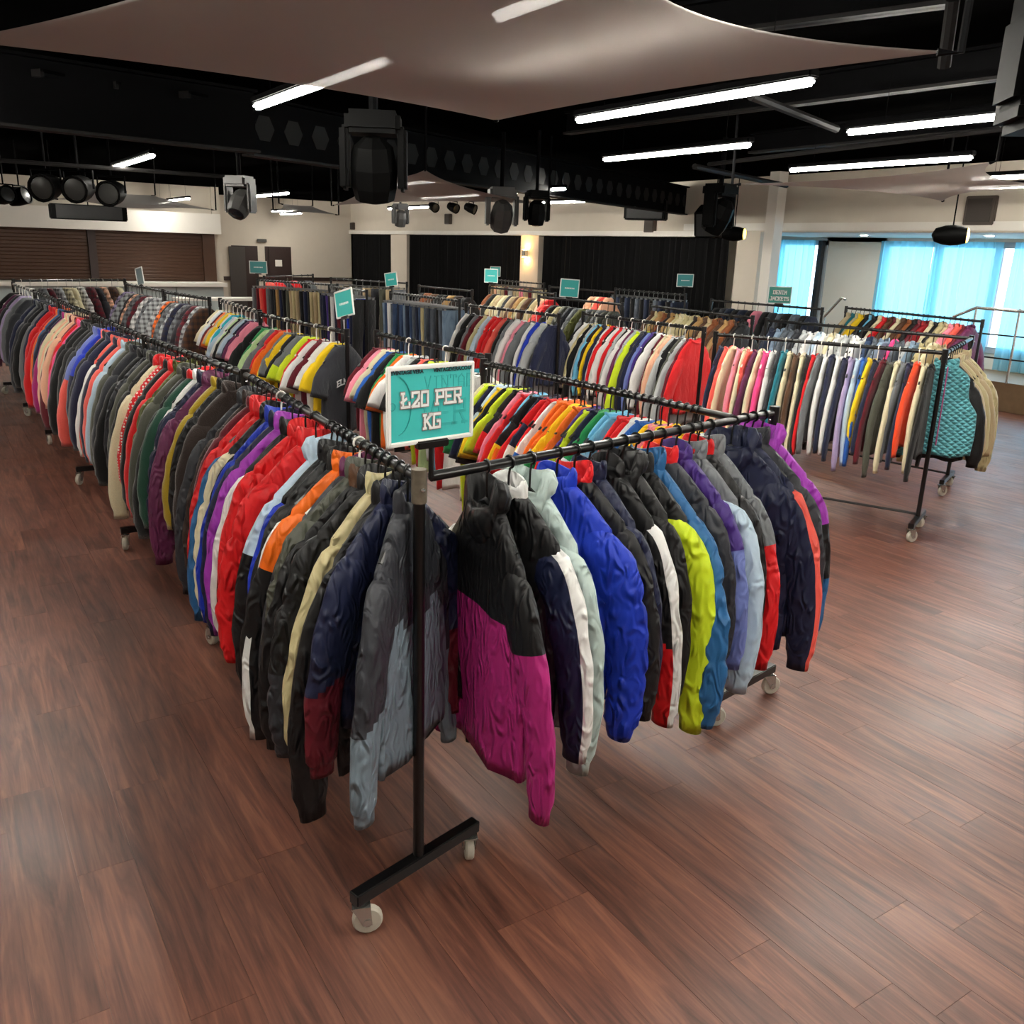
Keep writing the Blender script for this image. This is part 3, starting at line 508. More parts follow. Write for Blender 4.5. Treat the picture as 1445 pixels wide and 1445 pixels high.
def sleeve(kind, tok, D, var, sg):
    K = KIND[kind]; s = parse(tok); R = np.random.default_rng(var*131+len(kind)*7+(5 if sg > 0 else 0)); w = K['w']; n = 16
    long = K['sl'] < -.5; nr = (34 if s['puff'] else 40 if s.get('low') else 20) if long else 8; t = np.linspace(0, 1, nr); end = K['sl']*(1+.04*R.uniform(-1, 1)); lean = R.uniform(-.01, .05)
    if long:
        ctl = np.array([(w-.115, -.265), (w-.065, -.30), (w-.015, -.365), (w+.025, -.46), (w+.055+lean*.5, -.6), (w+.075+lean*.8, -.77), (w+.07+lean, end)])
    else: ctl = np.array([(w-.12, -.26), (w-.06, -.295), (w-.01, -.345), (w+.03, -.41), (w+.05, end-.12)])
    kk_ = np.concatenate([[0], np.cumsum(np.hypot(*np.diff(ctl, axis=0).T))]); kk_ /= kk_[-1]; px = np.interp(t, kk_, ctl[:, 0]); pz = np.interp(t, kk_, ctl[:, 1])
    for _ in range(max(1, nr//10)): px[1:-1] = (px[:-2]+2*px[1:-1]+px[2:])/4; pz[1:-1] = (pz[:-2]+2*pz[1:-1]+pz[2:])/4
    py = D*R.uniform(-.5, .5)*t+D*.25*np.sin(t*5+R.uniform(0, 6))
    tx, tz = np.gradient(px), np.gradient(pz); ln = np.hypot(tx, tz); nx, nz = -tz/ln, tx/ln
    r = K['r0']+(K['r1']-K['r0'])*t**1.3; ry = D*(1.05-.12*t)
    if not long: ry = ry*.85
    r = r*np.clip(.55+t*4.5, 0, 1); ry = ry*np.clip(.6+t*4, 0, 1)
    if long: r = r*np.where(t > .93, .8, 1); ry = ry*np.where(t > .93, .8, 1)
    if s['puff']: q = .9+.15*np.sqrt(np.abs(np.sin(t*math.pi*9))); r = r*q*1.05; ry = ry*q*1.12
    th = np.linspace(0, 2*math.pi, n, endpoint=False); ph = R.uniform(0, 6, 3)
    wr = 1+.03*np.sin(9*t[:, None]*math.pi+ph[0]+2*np.sin(th)[None])+.035*np.sin(22*t[:, None]+3*th[None]+ph[1])
    cr = np.cos(th)[None]*r[:, None]*wr; sr = np.sin(th)[None]*ry[:, None]*wr
    X = px[:, None]+nx[:, None]*cr; Z = pz[:, None]+nz[:, None]*cr; Y = py[:, None]+sr
    V = np.stack([X, Y, Z], -1); inner = V[-1].mean(0)+(V[-1]-V[-1].mean(0))*.8+np.array([0, 0, .03]); V = np.concatenate([V, inner[None]], 0); nr += 1
    V = V.reshape(-1, 3); Fq = grid_faces(nr, n); ft = np.minimum((np.repeat(np.arange(nr-1), n)+.5)/(nr-2), 1); fa = np.tile((np.arange(n)+.5)/n*2*math.pi, nr-1)
    base = CL[s['base']]; cols = np.tile(base, (len(Fq), 1))
    if s.get('yoke'): cols[ft < .3] = CL[s['yoke']]
    if s.get('low'): cols[ft > .56+.06*np.cos(fa)] = CL[s['low']]
    if s.get('stripe'): cols[np.abs((fa+math.pi) % (2*math.pi)-math.pi) < .75 if not (kind == 'tee') else (ft > .55)] = CL[s['stripe']]
    if sg < 0: V[:, 0] *= -1; Fq = Fq[:, ::-1]
    mat = 'plaid_cloth' if s['plaid'] else 'dotted_knit' if s['dots'] else (K['mat'] if kind != 'shirt' else 'cotton')
    return smesh('sleeve', V, Fq, cols, mat)
def collar(kind, tok, D, var):
    K = KIND[kind]; s = parse(tok); n = 18; h = K['col']; hood = s['hood']; th = np.linspace(0, 2*math.pi, n, endpoint=False)
    z0 = -.098; rows = []
    dd = max(D*.95, .03)
    prof = [(.078, 1, 0), (.082, 1.08, .35), (.08, 1.05, .8), (.074, .95, 1), (.066, .8, .96), (.06, .7, .3), (.055, .6, -.1)]
    if hood: prof = [(.08, 1, -.3), (.11, 1.5, .1), (.12, 1.7, .6), (.1, 1.45, 1.1), (.075, 1.1, 1.15), (.062, .8, .6), (.055, .6, -.1)]
    for r, d, q in prof: rows.append(np.stack([r*np.cos(th), dd*d*np.sin(th), z0+h*q-.03*(np.sin(th) < -.4)*(1 if not hood else 2)*(h/.06)+.012*np.sin(th*2+var)], -1))
    V = np.stack(rows).reshape(-1, 3); Fq = grid_faces(len(prof), n)[:, ::-1]; c = CL[s.get('collar') or s.get('yoke') or s.get('body') or s['base']]
    return smesh('hood' if hood else 'collar', V, Fq, np.tile(c, (len(Fq), 1)), K['mat'] if kind != 'shirt' else 'cotton')
def trousers(tok, D, var):
    s = parse(tok); R = np.random.default_rng(var); n = 12; Vs = []; Fs = []; nb = 0; L_ = R.uniform(.9, 1.0)
    for sg in (-1, 1):
        t = np.linspace(0, 1, 12); w = .105-.025*t; cx = sg*(.1+.008*t); d = D*(.9-.1*t)
        th = np.linspace(0, 2*math.pi, n, endpoint=False); e = .7; c_, s_ = np.sign(np.cos(th))*np.abs(np.cos(th))**e, np.sign(np.sin(th))*np.abs(np.sin(th))**e
        X = cx[:, None]+w[:, None]*c_; Y = d[:, None]*s_+D*.4*np.sin(9*t+R.uniform(0, 6))[:, None]*t[:, None]+D*.25*np.sin(30*X+3*sg); Z = (-.13-L_*t)[:, None]+0*X
        V = np.stack([X, Y, Z], -1).reshape(-1, 3); Vs.append(V); Fs.append(grid_faces(12, n)+nb); nb += len(V)
    V = np.concatenate(Vs); Fq = np.concatenate(Fs); return smesh('trousers', V, Fq, np.tile(CL[s['base']], (len(Fq), 1)), 'denim_cloth' if 'denim' in s['base'] else 'cotton')
def hook_mesh(mat):
    mb = MB(); pts = [(0, -.021*math.sin(a), .021*math.cos(a)) for a in np.linspace(-2.1, math.pi*.94, 14)]
    pts = [(p[2]*0, p[1], p[2]) for p in pts]; pts += [(0, 0, -.045), (0, 0, -.115)]; mb.tube(pts, .0042, 5); R = Matrix.Rotation(math.pi/2, 3, 'Z')
    mb.v = [tuple(R @ Vector(v)) for v in mb.v]; return mb.mesh('hook', mat, True)     # arc lies across the rail
HOOK = {c: hook_mesh(m_) for c, m_ in (('b', HANG), ('w', HANGW), ('s', WIRE))}
def hook_fix(me):  # turn the arc so that it loops over the rail, which runs along local Y
    return me
def hanger_mesh(mat, clip=False):
    mb = MB()
    if clip:
        mb.tube([(-.19, 0, -.1), (.19, 0, -.1)], .006, 6)
        for s in (-1, 1): mb.bbox((s*.16, 0, -.125), (.035, .02, .055), .004)
    else: mb.tube([(-.2, 0, -.215), (-.12, 0, -.15), (-.04, 0, -.105), (0, 0, -.088), (.04, 0, -.105), (.12, 0, -.15), (.2, 0, -.215)], [.008, .008, .008, .011, .008, .008, .008], 6); mb.tube([(-.19, 0, -.216), (.19, 0, -.216)], .005, 5)
    return mb.mesh('hanger', mat, True)
HANGER = {c: hanger_mesh(m_) for c, m_ in (('b', HANG), ('w', HANGW), ('s', WIRE))}; CLIPH = hanger_mesh(WIRE, True)
FULL = dict(tee='T-shirt', denimj='denim jacket', vest='quilted vest')
GNAME = dict(tee='t_shirt', denimj='denim_jacket', coat='coat', jacket='jacket', fleece='fleece', sweatshirt='sweatshirt', shirt='shirt', trousers='trousers', vest='quilted_vest')
def describe(kind, tok):
    s = parse(tok); d = word(s.get('body') or s['base'])
    if s.get('body') and s['body'] != s['base']: d += '-and-'+word(s['base'])
    if s['puff']: d += ' padded'
    if s['plaid']: d += ' checked'
    if s['dots']: d += ' patterned'
    if s['hood']: d += ' hooded'
    return d
def extra(tok):
    s = parse(tok)
    for k, t in (('low', 'lower sleeves'), ('yoke', 'shoulders'), ('stripe', 'stripe'), ('collar', 'collar')):
        if s.get(k): return ' with %s %s' % (word(s[k]), t)
    return ''
def short(tok): s = parse(tok); return word(s.get('body') or s['base'])
DZ = -.025
ORD = ['first', 'second', 'third', 'fourth', 'fifth', 'sixth', 'seventh', 'eighth', 'ninth', 'tenth']
def hangup(rk, kind, toks, rackname, t0=.04, t1=.97, near='b', D=None, detail=True, ts=None, yawj=7, swap=False, hangers='b', yaw=0, yaws={}):
    toks = toks.split(); n = len(toks); L_ = rk['L']
    if ts is None: ts = [t0+(t1-t0)*(i+.5+random.uniform(-.22, .22))/n for i in range(n)]
    sp = (t1-t0)*L_/n; Dq = D or round(min(.052, max(.02, sp*.45)), 3)
    for i, tok in enumerate(toks):
        kk = kind
        if ':' in tok: kk, tok = tok.split(':')
        hc = hangers[i % len(hangers)]
        p = rk['a']+rk['d']*(ts[i]*L_); var = (i*7+int(rk['a'].x*10)) % 5
        pv = short(toks[i-1].split(':')[-1]) if i else None; nx = short(toks[i+1].split(':')[-1]) if i < n-1 else None
        kn = FULL.get(kk, kk); lab = describe(kk, tok)+' '+kn; lab += extra(tok)
        if len(lab.split()) > 8: lab = describe(kk, tok)+' '+kn
        place = (' between %s and %s' % (pv, nx) if pv != nx else ' between two %s' % pv) if pv and nx else (' after the last %s one' % pv if pv else ' before %s' % nx)
        lab += place+' on '+rackname
        if len(lab.split()) > 16: lab = describe(kk, tok)+' '+kn+place+' on '+rackname
        lab = ' '.join(lab.split()[:16])
        if lab in SEEN: SEEN[lab] += 1; lab = ' '.join((ORD[min(9, SEEN[lab]-1)]+' '+lab).split()[:16])
        else: SEEN[lab] = 1
        o = link(GNAME[kk], None, None, (p.x, p.y, RH)); o.empty_display_size = .05
        o.rotation_euler = (random.uniform(-.02, .02), random.uniform(-.015, .015), rk['rz']+math.radians(random.uniform(-yawj, yawj)+yaws.get(i, yaw))+(math.pi if swap else 0)); s_ = random.uniform(.92, 1.07) if kk != 'vest' else 1.2
        tag(o, lab, {'tee': 't-shirt', 'denimj': 'jacket', 'vest': 'vest'}.get(kk, kk), 'garments on '+rackname)
        dd = Dq
        if kk == 'trousers':
            key = ('tr', tok, dd, var); me = MC.get(key) or MC.setdefault(key, trousers(tok, dd, var)); link('legs', me, o); h = link('hanger', CLIPH, o); link('hook', HOOK['s'], h); continue
        def get(part, f, *a):
            key = (part, kk, tok, dd, var); 
            if key not in MC: MC[key] = f(kk, tok, dd, var, *a)
            return MC[key]
        b = link('body', get('b', torso), o); b.scale = (s_, 1, s_*random.uniform(.93, 1.07) if s_ < 1.1 else 1.06); b.location.z = DZ
        if KIND[kk]['sl'] is not None:
            for sg in (-1, 1): q = link('sleeve', get('s%d' % sg, sleeve, sg), o); q.scale = b.scale; q.location.z = DZ
        if detail or parse(tok)['hood'] or parse(tok).get('collar'):
            me = get('c', collar); q = link(me.name.split('.')[0], me, o); q.scale = b.scale; q.location.z = DZ
        h = link('hanger', HANGER[hc], o, (0, 0, DZ)); link('hook', HOOK[hc], h, (0, 0, -DZ))
    return rk
R_ = {}; SEEN = {}
def mk(key, a, b, label, **k): R_[key] = rack(key, a, b, label, **k); return R_[key]
mk('A1', (1.185, 2.32), (1.36, 4.66), 'black clothes rack of winter jackets running back from the price sign', worn=True, low=False, frot=(.33, 0))
mk('F', (1.21, 2.325), (3.17, 2.69), 'black cross rack of jackets meeting the coat row at the price sign', low=False, ends=(0, 1), frot=(0, math.pi/2))
mk('A2', (1.36, 4.70), (1.25, 6.62), 'second black rack of the outer coat row', ends=(0, 1)); mk('A3', (1.25, 6.66), (1.23, 8.66), 'third black rack of the outer coat row', ends=(0, 1))
mk('A4', (1.23, 8.70), (1.18, 10.56), 'fourth black rack of the outer coat row', ends=(0, 1)); mk('A5', (1.18, 10.6), (1.13, 12.4), 'fifth black rack of the outer coat row', ends=(0, 1)); mk('A6', (1.13, 12.44), (1.05, 14.3), 'last black rack of the outer coat row', ends=(0, 1))
mk('BK', (1.13, 15.3), (2.77, 15.9), 'black cross rack of checked shirts before the bar')
mk('B1', (2.78, 6.7), (2.68, 8.58), 'black T-shirt rack ending at the grey lettered T-shirt'); mk('B2', (2.75, 8.82), (2.88, 10.7), 'second black rack of the T-shirt row'); mk('B3', (2.81, 10.9), (2.62, 12.35), 'checked shirt rack behind the T-shirts'); mk('B4', (2.66, 12.62), (2.54, 14.52), 'last rack of the shirt row near the bar')
mk('C1', (2.99, 4.89), (2.97, 6.55), 'black T-shirt rack standing behind the price sign'); mk('C2', (2.89, 2.66), (2.82, 4.66), 'black rack full of bright football shirts', low=False, ends=(0, 1))
mk('D1', (5.75, 7.95), (5.6, 9.7), 'black sweatshirt rack next to the jeans'); mk('D2', (6.19, 6.2), (6.27, 8.2), 'middle black sweatshirt rack'); mk('D3', (6.68, 4.05), (5.92, 5.78), 'black sweatshirt rack ending beside the turquoise quilted vest')
mk('G', (6.7, 4.06), (8.29, 4.79), 'black cross bar linking two racks and holding the quilted vest', ends=(0, 0), low=False); mk('E4', (8.31, 4.8), (7.95, 7.0), 'black rack of denim and white jackets', frot=(.22, 0)); mk('E3', (8.05, 7.3), (8.25, 9.3), 'black rack of suede jackets'); mk('E2', (8.0, 9.6), (7.85, 11.4), 'black rack of dull green jackets'); mk('E1', (8.65, 12.1), (8.62, 14.1), 'black rack of brown leather jackets')
mk('J', (5.93, 10.45), (5.83, 12.35), 'black rack of blue jeans'); mk('T2', (5.6, 12.7), (5.6, 14.2), 'black rack of plain trousers behind the jeans'); mk('T', (5.9, 14.6), (5.1, 16.4), 'black rack of beige and black trousers')
mk('H1', (7.7, 15.6), (6.9, 17.4), 'black rack of skirts by the far curtain'); mk('H2', (7.55, 12.9), (7.4, 14.5), 'black rack of dark bags and leather'); mk('H3', (11.0, 15.8), (11.0, 17.8), 'black rack of patterned skirts before the curtain pier'); mk('H4', (10.4, 12.7), (10.3, 14.6), 'nearly empty black rack before the wide curtain')
mk('H5', (11.25, 11.8), (11.3, 13.8), 'black rack of dark jeans before the wide curtain'); mk('H6', (10.66, 8.4), (10.49, 10.4), 'black rack under the denim jackets sign'); mk('H7', (11.0, 6.25), (11.45, 8.6), 'black rack of tartan and wool coats near the windows'); mk('XB', (5.7, 17.9), (7.2, 19.2), 'far cross rack behind the trousers')
hangup(R_['A1'], 'jacket', 'charcoal^charcoal>bluegrey=bluegrey navy>maroon black khaki black=black>charcoal* black/brown greygreen* charcoal/plum black^orange black|white black royal=black black^paleblue@ red* red black|white violet navy royal black|cream* steel=red red fleece:maroon darkbrown charcoal', 'the corner coat rack', t0=.035, t1=.99, yawj=6, hangers='bbbbbbbwbbb', D=.036, yaws={0: 38, 1: 24, 2: 16, 3: 10, 4: 8, 13: -10, 14: -8}, ts=list(np.linspace(.04, .37, 13))+[.46, .525]+list(np.linspace(.57, .97, 11)))
hangup(R_['F'], 'jacket', 'magenta=magenta^black@ navy|white=black/white mint^mint@ royal* black/red navy black>red|white black@ lime=black steel* charcoal/red periwinkle^purple=purple paleblue=grey black/red red=grey^grey navy@ navy|coral=navy charcoal black^violet>steel@', 'the price sign cross rack', t0=.06, t1=.97, D=.037, yawj=4, yaw=8, yaws={0: -14, 1: 6, 2: 4, 3: 14, 15: 36, 16: 24, 17: 20, 18: 24},
  ts=[.125, .175, .225, .29, .335, .375, .425, .47, .505, .545, .585, .635, .68, .71, .75, .835, .88, .915, .955])
hangup(R_['A2'], 'fleece', 'darkbrown jacket:black mustard jacket:plum jacket:navy* white darkgreen/red black greygreen jacket:olive* red black red# cream/red black greygreen jacket:charcoal black', 'the second coat rack', yawj=4)
hangup(R_['A3'], 'fleece', 'charcoal greygreen paleblue coral navy coral|white navy black coral navy=navy^royal coral^periwinkle charcoal black', 'the third coat rack', yawj=4)
hangup(R_['A4'], 'fleece', 'black black hotpink red maroon peach maroon cream peach cream magenta navy navy steel orange red', 'the fourth coat rack')
hangup(R_['A5'], 'fleece', 'red navy grey black charcoal grey navy charcoal', 'the fifth coat rack', t1=.9); hangup(R_['A6'], 'fleece', 'charcoal grey lilac charcoal plum black', 'the last coat rack', detail=False, hangers='w')
hangup(R_['BK'], 'shirt', 'lightgrey white grey~ maroon~ lightgrey~ cream~ cream white~ maroon~ charcoal~ peach~ brown~ cream', 'the cross rack before the bar', detail=False, hangers='ws')
hangup(R_['B1'], 'tee', 'charcoal yellow white maroon white red lime grey|lime black yellow grey orange red grey palegreen green black', 'the lettered T-shirt rack', t0=.015, t1=.97, hangers='bbw')
hangup(R_['B2'], 'tee', 'pink plum navy paleblue lightgrey black palegreen white paleblue turquoise white yellow khaki orange maroon paleblue white cream', 'the second T-shirt rack', hangers='bw')
hangup(R_['B3'], 'shirt', 'brown~ lightgrey~ maroon~ charcoal~ grey~ navy~ lightgrey~ grey~ black orange~ lightgrey~', 'the checked shirt rack', detail=False); hangup(R_['B4'], 'shirt', 'lightgrey~ grey~ white~ maroon~ grey~ peach~ charcoal~ lightgrey~ lilac~', 'the last shirt rack', detail=False)
hangup(R_['C1'], 'tee', 'white teal red skyblue white palegreen red lime black coral black lightgrey white orange green black blue cream pink maroon', 'the rack behind the price sign', hangers='bbbbbbw')
hangup(R_['C2'], 'tee', 'white|red yellow|red red orange|yellow yellow pink|white yellow blue|white white red|white red skyblue|blue skyblue green|white navy lime purple orange|red yellow|green orange|white orange white|blue red|yellow red navy|white black|yellow skyblue|orange red pink black|red lime black|yellow yellow|black paleblue navy lime|green cream', 'the football shirt rack', t0=.09, t1=.97, hangers='bbbr'.replace('r', 'b'))
hangup(R_['D3'], 'sweatshirt', 'black cream redorange navy grey cream greygreen maroon navy yellow blue paleblue lilac navy white navy white grey red black cream brown cream teal charcoal white hotpink cream plum coral cream pink cream coral navy', 'the sweatshirt rack beside the vest', t0=.03, hangers='bbw')
hangup(R_['D2'], 'sweatshirt', 'red maroon lightgrey greygreen black lightgrey peach cream maroon white black purple periwinkle navy charcoal lime lightgrey plum white black lightgrey red white black|white red white navy@ yellow darkbrown skyblue lightgrey black khaki white black', 'the middle sweatshirt rack', hangers='bbbw')
hangup(R_['D1'], 'sweatshirt', 'navy lightgrey royal white grey pink white grey black coral red red paleblue khaki maroon grey black white', 'the sweatshirt rack by the jeans', hangers='bw')
hangup(R_['G'], 'jacket', 'vest:aqua coat:black coat:beige coat:khaki coat:beige coat:beige khaki', 'the vest cross rack', t0=.0, t1=.8, ts=[.1, .2, .28, .36, .45, .54, .64], D=.045, yawj=4, yaw=12, yaws={0: 20})
hangup(R_['E4'], 'denimj', 'beige cream khaki paledenim lightgrey greydenim hotpink paledenim greydenim denim white white lightgrey white cream white paleblue white lightgrey charcoal greydenim greydenim paledenim darkdenim', 'the denim jacket rack', t0=.1)
hangup(R_['E3'], 'coat', 'black darkbrown rust tan brown rust beige brown tan darkbrown khaki khaki cream khaki tan darkbrown rust tan khaki brown', 'the suede jacket rack')
hangup(R_['E2'], 'jacket', 'greygreen greygreen grey greygreen grey olive grey charcoal greygreen khaki black red coral', 'the dull green jacket rack', detail=False)
hangup(R_['E1'], 'coat', 'red peach khaki black brown khaki tan brown beige charcoal cream beige khaki black rust', 'the brown leather rack', detail=False)
hangup(R_['J'], 'trousers', 'paledenim greydenim black greydenim darkdenim greydenim khaki denim darkdenim greydenim denim darkdenim paledenim denim darkdenim denim greydenim white denim paledenim', 'the jeans rack', hangers='s')
hangup(R_['T2'], 'trousers', 'black navy royal white charcoal maroon navy white black purple navy navy', 'the plain trouser rack'); hangup(R_['T'], 'trousers', 'navy black khaki beige khaki black navy black beige khaki beige greygreen black navy tan black charcoal grey red coral maroon grey', 'the beige trouser rack')
hangup(R_['H1'], 'trousers', 'grey beige greygreen charcoal beige grey greygreen black beige grey', 'the far skirt rack'); hangup(R_['H2'], 'coat', 'black darkbrown tan black black brown rust black', 'the dark leather rack', detail=False); hangup(R_['H3'], 'trousers', 'cream maroon beige pink khaki beige lightgrey maroon beige cream peach beige', 'the patterned skirt rack')
hangup(R_['H4'], 'sweatshirt', 'peach coral cream peach', 'the nearly empty rack', t1=.35, detail=False); hangup(R_['H5'], 'trousers', 'darkdenim black darkdenim greydenim black darkdenim black greydenim black darkdenim black darkdenim greydenim', 'the dark jeans rack')
hangup(R_['H6'], 'denimj', 'darkdenim black greydenim black greydenim charcoal black pink black darkdenim black darkdenim charcoal black', 'the denim sign rack', detail=False)
hangup(R_['H7'], 'coat', 'plum maroon coral pink beige khaki black cream darkred maroon black rust brown cream maroon brown red cream black skyblue black yellow khaki teal beige', 'the tartan coat rack')
hangup(R_['XB'], 'shirt', 'coral red charcoal red black grey', 'the far cross rack', detail=False)
# ------------------------------------------------------------------ lettering: slab block letters from strokes
def glyph(c):
    S = dict(E=[(0,0,0,6),(0,6,4,6),(0,3,3,3),(0,0,4,0)], L=[(0,0,0,6),(0,0,4,0)], P=[(0,0,0,6),(0,6,4,6),(4,6,4,3),(0,3,4,3)], R=[(0,0,0,6),(0,6,4,6),(4,6,4,3),(0,3,4,3),(2,3,4,0)], K=[(0,0,0,6),(0,2.6,4,6),(1.2,3.4,4,0)], G=[(0,0,0,6),(0,6,4,6),(0,0,4,0),(4,0,4,2.8),(2.4,2.8,4,2.8)],
      D=[(0,0,0,6),(0,6,3.2,6),(3.2,6,4,5),(4,5,4,1),(4,1,3.2,0),(0,0,3.2,0)], N=[(0,0,0,6),(0,6,4,0),(4,0,4,6)], I=[(2,0,2,6),(.8,0,3.2,0),(.8,6,3.2,6)], M=[(0,0,0,6),(0,6,2,2.5),(2,2.5,4,6),(4,6,4,0)], J=[(3,6,3,0),(3,0,0,0),(0,0,0,1.8),(1.8,6,4,6)], A=[(0,0,0,4.5),(0,4.5,2,6),(2,6,4,4.5),(4,4.5,4,0),(0,2.5,4,2.5)], C=[(0,0,0,6),(0,6,4,6),(0,0,4,0),(4,0,4,1.4),(4,6,4,4.6)],
      T=[(2,0,2,6),(0,6,4,6),(0,6,0,4.8),(4,6,4,4.8),(1,0,3,0)], S=[(0,0,4,0),(4,0,4,3),(0,3,4,3),(0,3,0,6),(0,6,4,6)], W=[(0,6,1,0),(1,0,2,4),(2,4,3,0),(3,0,4,6)], O=[(0,0,0,6),(0,6,4,6),(4,6,4,0),(0,0,4,0)], U=[(0,0,0,6),(0,0,4,0),(4,0,4,6)], V=[(0,6,2,0),(2,0,4,6)], H=[(0,0,0,6),(4,0,4,6),(0,3,4,3)])
    S['2'] = [(0,4.4,0,6),(0,6,4,6),(4,6,4,3.4),(4,3.4,0,0),(0,0,4,0),(4,0,4,1.2)]; S['0'] = S['O']; S['Ł'] = S['L']+[(-.8,2.2,2,3.6),(4,0,4,1.6)]
    seg = list(S.get(c, []))
    if c in 'ŁLPRKENMUHDTI2': # slab feet
        seg += [(-.7,0,.7,0)] if c in 'ŁLPRKENMHD' else []; seg += [(-.7,6,.7,6)] if c in 'ŁLPRKENUHD' else []
        if c in 'RK': seg += [(3.3,0,4.8,0)]
        if c in 'KUNH': seg += [(3.3,6,4.7,6)]
    return seg
def write(mb, text, x0, z0, h, y, sw=1.05, grow=0, gap=1.9, f=lambda x, z: (x, z), T=.002):
    u = h/6; x = 0
    for c in text:
        if c != ' ':
            for (a, b, c_, d) in glyph(c):
                p, q = Vector((a, 0, b)), Vector((c_, 0, d)); v = (q-p).normalized(); w = Vector((v.z, 0, -v.x)); hw = (sw+grow)/2; p = p-v*hw*.98; q = q+v*hw*.98; vs = []
                for yy in (y, y+T):
                    for r_ in (p-w*hw, q-w*hw, q+w*hw, p+w*hw):
                        X, Z = f(x0+(x+r_.x)*u*.85, z0+r_.z*u); vs.append((X, yy, Z))
                mb.add(vs, [(0, 1, 2, 3), (7, 6, 5, 4), (0, 4, 5, 1), (1, 5, 6, 2), (2, 6, 7, 3), (3, 7, 4, 0)])
        x += 4+gap if c != ' ' else 4
    return x*u*.85
def width(text, h, gap=1.9): return sum((4+gap) if c != ' ' else 4 for c in text)*h/6*.85-gap*h/6*.85
TEAL = plain('sign_teal', (62, 184, 180), .35, 0, .04, 6); TEALD = plain('sign_teal_dark', (44, 160, 158), .4); TEALF = plain('sign_teal_faded', (66, 146, 146), .5); SFRAME = plain('sign_frame', (232, 232, 228), .4); INK = plain('sign_ink', (14, 40, 48), .5); OUTL = plain('letter_outline', (150, 140, 140), .5); SWHITE = plain('letter_white', (240, 240, 238), .5)
def sign(loc, rz, w, h, label, lines=(), tilt=0, face=TEAL, stem=.12, roll=0, marks=True):
    o = thing('rack_sign', label, 'sign', loc, rz, 'teal signs on the racks'); 
    R = Matrix.Rotation(tilt, 4, 'X') @ Matrix.Rotation(roll, 4, 'Y')
    def put(mb, name, mat, par=o):
        q = mb.build(name, mat, par); return q
    def T(mb): mb.v = [tuple(R @ Vector(v)) for v in mb.v]; return mb
    t = .012; fr = MB()
    for s in (-1, 1): fr.bbox((s*(w/2-.006), 0, h/2), (.014, t, h), .003); fr.bbox((0, 0, h/2+s*(h/2-.006)), (w, t, .014), .003)
    F_ = put(T(fr), 'frame', SFRAME); B_ = put(T(MB().box((0, .001, h/2), (w-.02, .004, h-.02))), 'face', face)
    put(T(MB().bbox((0, -.004, -.004), (w*.36, .024, .024), .004)), 'clamp', BLK); put(MB().tube([(0, 0, -max(stem, loc[2]-RH)), (0, 0, 0)], .008, 8), 'stem', BLK)
    for text, zc, hh, fat in lines:
        wd = width(text, hh)
        m1 = MB(); write(m1, text, -wd/2, h*zc, hh, -.0045, 1.05, .8); put(T(m1), 'letter_outline', OUTL, B_); m2 = MB(); write(m2, text, -wd/2, h*zc, hh, -.0062); put(T(m2), 'lettering', SWHITE, B_)
    if not lines and marks:
        mk_ = MB()
        for i in range(6): mk_.box((-w*.22+i*w*.088, -.003, h*.5), (w*.06, .002, h*.08))
        put(T(mk_), 'print', SWHITE, B_)
    return o, B_, T, put
Fa = R_['F']; ang = Fa['rz']+math.pi/2
sg, fc, T, put = sign((1.22, 2.31, 1.612), ang-.02, .318, .232, 'teal price sign in white frame reading Ł20 PER KG', (('Ł20 PER', .49, .04, 1), ('KG', .19, .04, 1)), stem=.1)
# faint large background print and the header line of the price sign
mb = MB(); write(mb, 'VINTAG', -.025, .158, .038, -.0022, .6); write(mb, 'VER', -.03, .05, .07, -.0022, .8); put(T(mb), 'faint_print', plain('sign_teal_faint', (54, 172, 169), .4), fc)
mb = MB(); mb.v = []; pts = [(-.125+.05*math.sin(a)*(1 if a < 3 else .8), -.003, .118+.085*math.cos(a)) for a in np.linspace(.2, 3.0, 14)]; mb.tube(pts, .0016, 4); mb.tube([(-.142+.011*math.cos(a), -.003, .118+.011*math.sin(a)) for a in np.linspace(0, 6.2, 12)], .0012, 4); put(T(mb), 'faint_drawing', TEALD, fc)
def bfont(text, size, x, z, mat, par, name, y=-.003):
    cu = bpy.data.curves.new(name, 'FONT'); cu.body = text; cu.size = size; cu.extrude = .0004; cu.offset = .0006; t = bpy.data.objects.new(name, cu); COL.objects.link(t)
    dg = bpy.context.evaluated_depsgraph_get(); me = bpy.data.meshes.new_from_object(t.evaluated_get(dg)); bpy.data.objects.remove(t); me.materials.clear(); me.materials.append(mat)
    q = link(name, me, par, (x, y, z)); q.rotation_euler.x = math.pi/2; return q
bfont('!!VINTAGE VERA', .0155, -.146, .2085, INK, fc, 'header_print'); bfont('VINTAGEVERA.CO.UK', .0155, .005, .2085, INK, fc, 'header_print')
def sign_at(x, y, z, label, w=.3, h=.21, rz=None, lines=(), **k):
    p = PZ(x, y, z); return sign(p, -YAW if rz is None else rz, w, h, label, lines, **k)
def on(key, t): r = R_[key]; p = r['a']+r['d']*(r['L']*t); return p
p = on('B1', .0); sign((p.x+.0, p.y+.02, 1.62), -YAW-.9, .3, .21, 'teal sign tilted sideways at the lettered T-shirt rack', roll=-.2)
def project(v): v = Vector(v)-Vector((0, 0, CAM_H)); d = v.dot(FW); return 722.5+F_PX*v.dot(RT)/d, 722.5-F_PX*v.dot(UP)/d
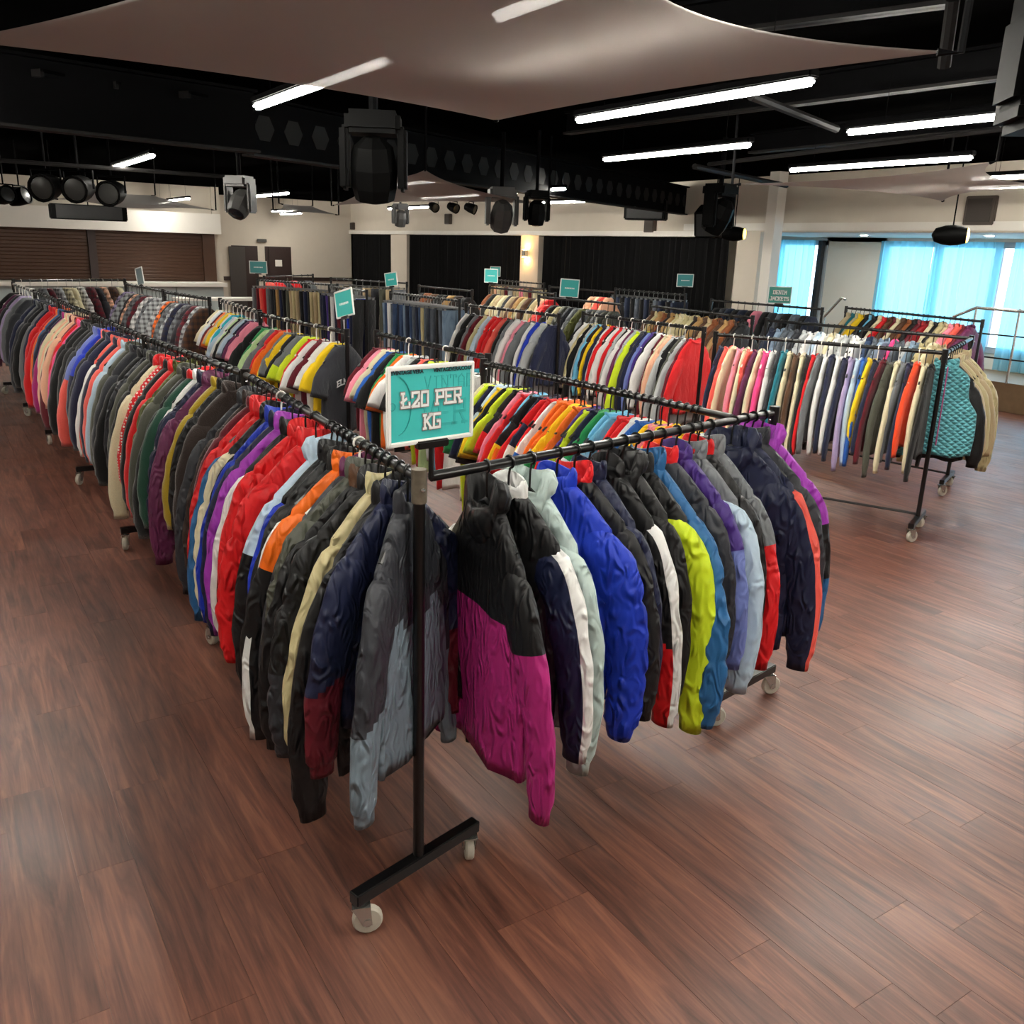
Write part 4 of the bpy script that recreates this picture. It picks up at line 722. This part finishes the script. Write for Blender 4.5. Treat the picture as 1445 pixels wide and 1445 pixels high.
def sign_on(key, x, y, rz, w, h, label, lines=(), **k):      # a sign stands on its rack's rail, where the photo shows it along that rail
    t = min(np.linspace(.02, .98, 97), key=lambda t: abs(project((*on(key, t).xy, 1.6))[0]-x)); p = on(key, t)
    z = min(np.linspace(1.53, 1.85, 65), key=lambda z: abs(project((p.x, p.y, z))[1]-y)); return sign((p.x, p.y, z), -YAW+rz, w, h, label, lines, **k)
sign_on('H6', 1100, 431, -.1, .34, .25, 'teal sign reading DENIM JACKETS', (('DENIM', .56, .048, 1), ('JACKETS', .2, .048, 1)), face=plain('sign_green', (40, 136, 124), .4))
sign_on('E2', 803, 425, .35, .3, .26, 'teal sign above the dull green jackets', roll=.05); sign_on('J', 545, 404, -.6, .24, .2, 'teal sign tilted above the jeans rack', roll=-.15)
sign_on('E1', 674, 399, -.2, .25, .24, 'teal sign above the brown leather jackets'); sign_on('H3', 691, 390, 0, .24, .22, 'small teal sign over the patterned skirts')
sign_on('H5', 1004, 405, .3, .32, .22, 'pale teal sign at the curtain edge over dark jeans', face=TEALF); sign_on('T', 358, 386, 0, .32, .22, 'teal sign in front of the open dark doorway', face=TEALF); sign_on('B4', 199, 405, -.7, .2, .24, 'grey sign sheet hanging among checked shirts', face=plain('sign_grey', (130, 146, 150), .4), roll=-.2, marks=False)
# lettering on the end T-shirt and the logo on the dark jacket
tee = [o for o in bpy.data.objects if o.name.startswith('t_shirt') and o['label'].startswith('charcoal') and 'lettered' in o['label']][0]; tee['label'] = 'charcoal T-shirt with white university lettering on the end of its rack'; tee.rotation_euler.z = R_['B1']['rz']+.25
def chest(parent, text_rows, mat, y, name='lettering', dx=0):
    mb = MB()
    for t, h, z, arc in text_rows:
        wd = width(t, h); write(mb, t, -wd/2+dx, z, h, y, 1.3, f=lambda X, Z: (X, Z-arc*X*X), T=.003)
    bpars = [c for c in parent.children if c.name.startswith('body')]
    return mb.build(name, mat, bpars[0])
chest(tee, (('ELMWOOD', .042, -.38, 1.6), ('UNI', .036, -.47, 0)), SWHITE, -.066)
jk = [o for o in bpy.data.objects if o.name.startswith('jacket') and o['label'].startswith('navy hooded')][0]; jk['label'] = 'dark navy jacket with small white chest logo on the price sign cross rack'
chest(jk, (('HH', .02, -.36, 0),), SWHITE, -.055, 'chest_logo', .09)
tag(MB().box((0, 0, 0), (2.0, .7, .05)).build('trestle_table', WHITEP), 'white folding table between the shirt row and the exit doors', 'table'); tt = bpy.data.objects['trestle_table']; q = PY(312, 408, 20.5); tt.location = (q.x, q.y, .92)
for s in (-1, 1):
    for k in (-1, 1): MB().tube([(s*.8, k*.3, -.03), (s*.8-.25*s, -k*.1, -.92)], .015, 6).build('leg', CHROME, tt)
vest = [o for o in bpy.data.objects if o.name.startswith('quilted_vest')][0]; vest['label'] = 'turquoise quilted vest with pink zip on the cross rack end'; MB().tube([(0, -.05, -.12), (0, -.052, -.4), (0, -.05, -.76)], .005, 6).build('zip', plain('zip_pink', (200, 90, 150), .4), vest)
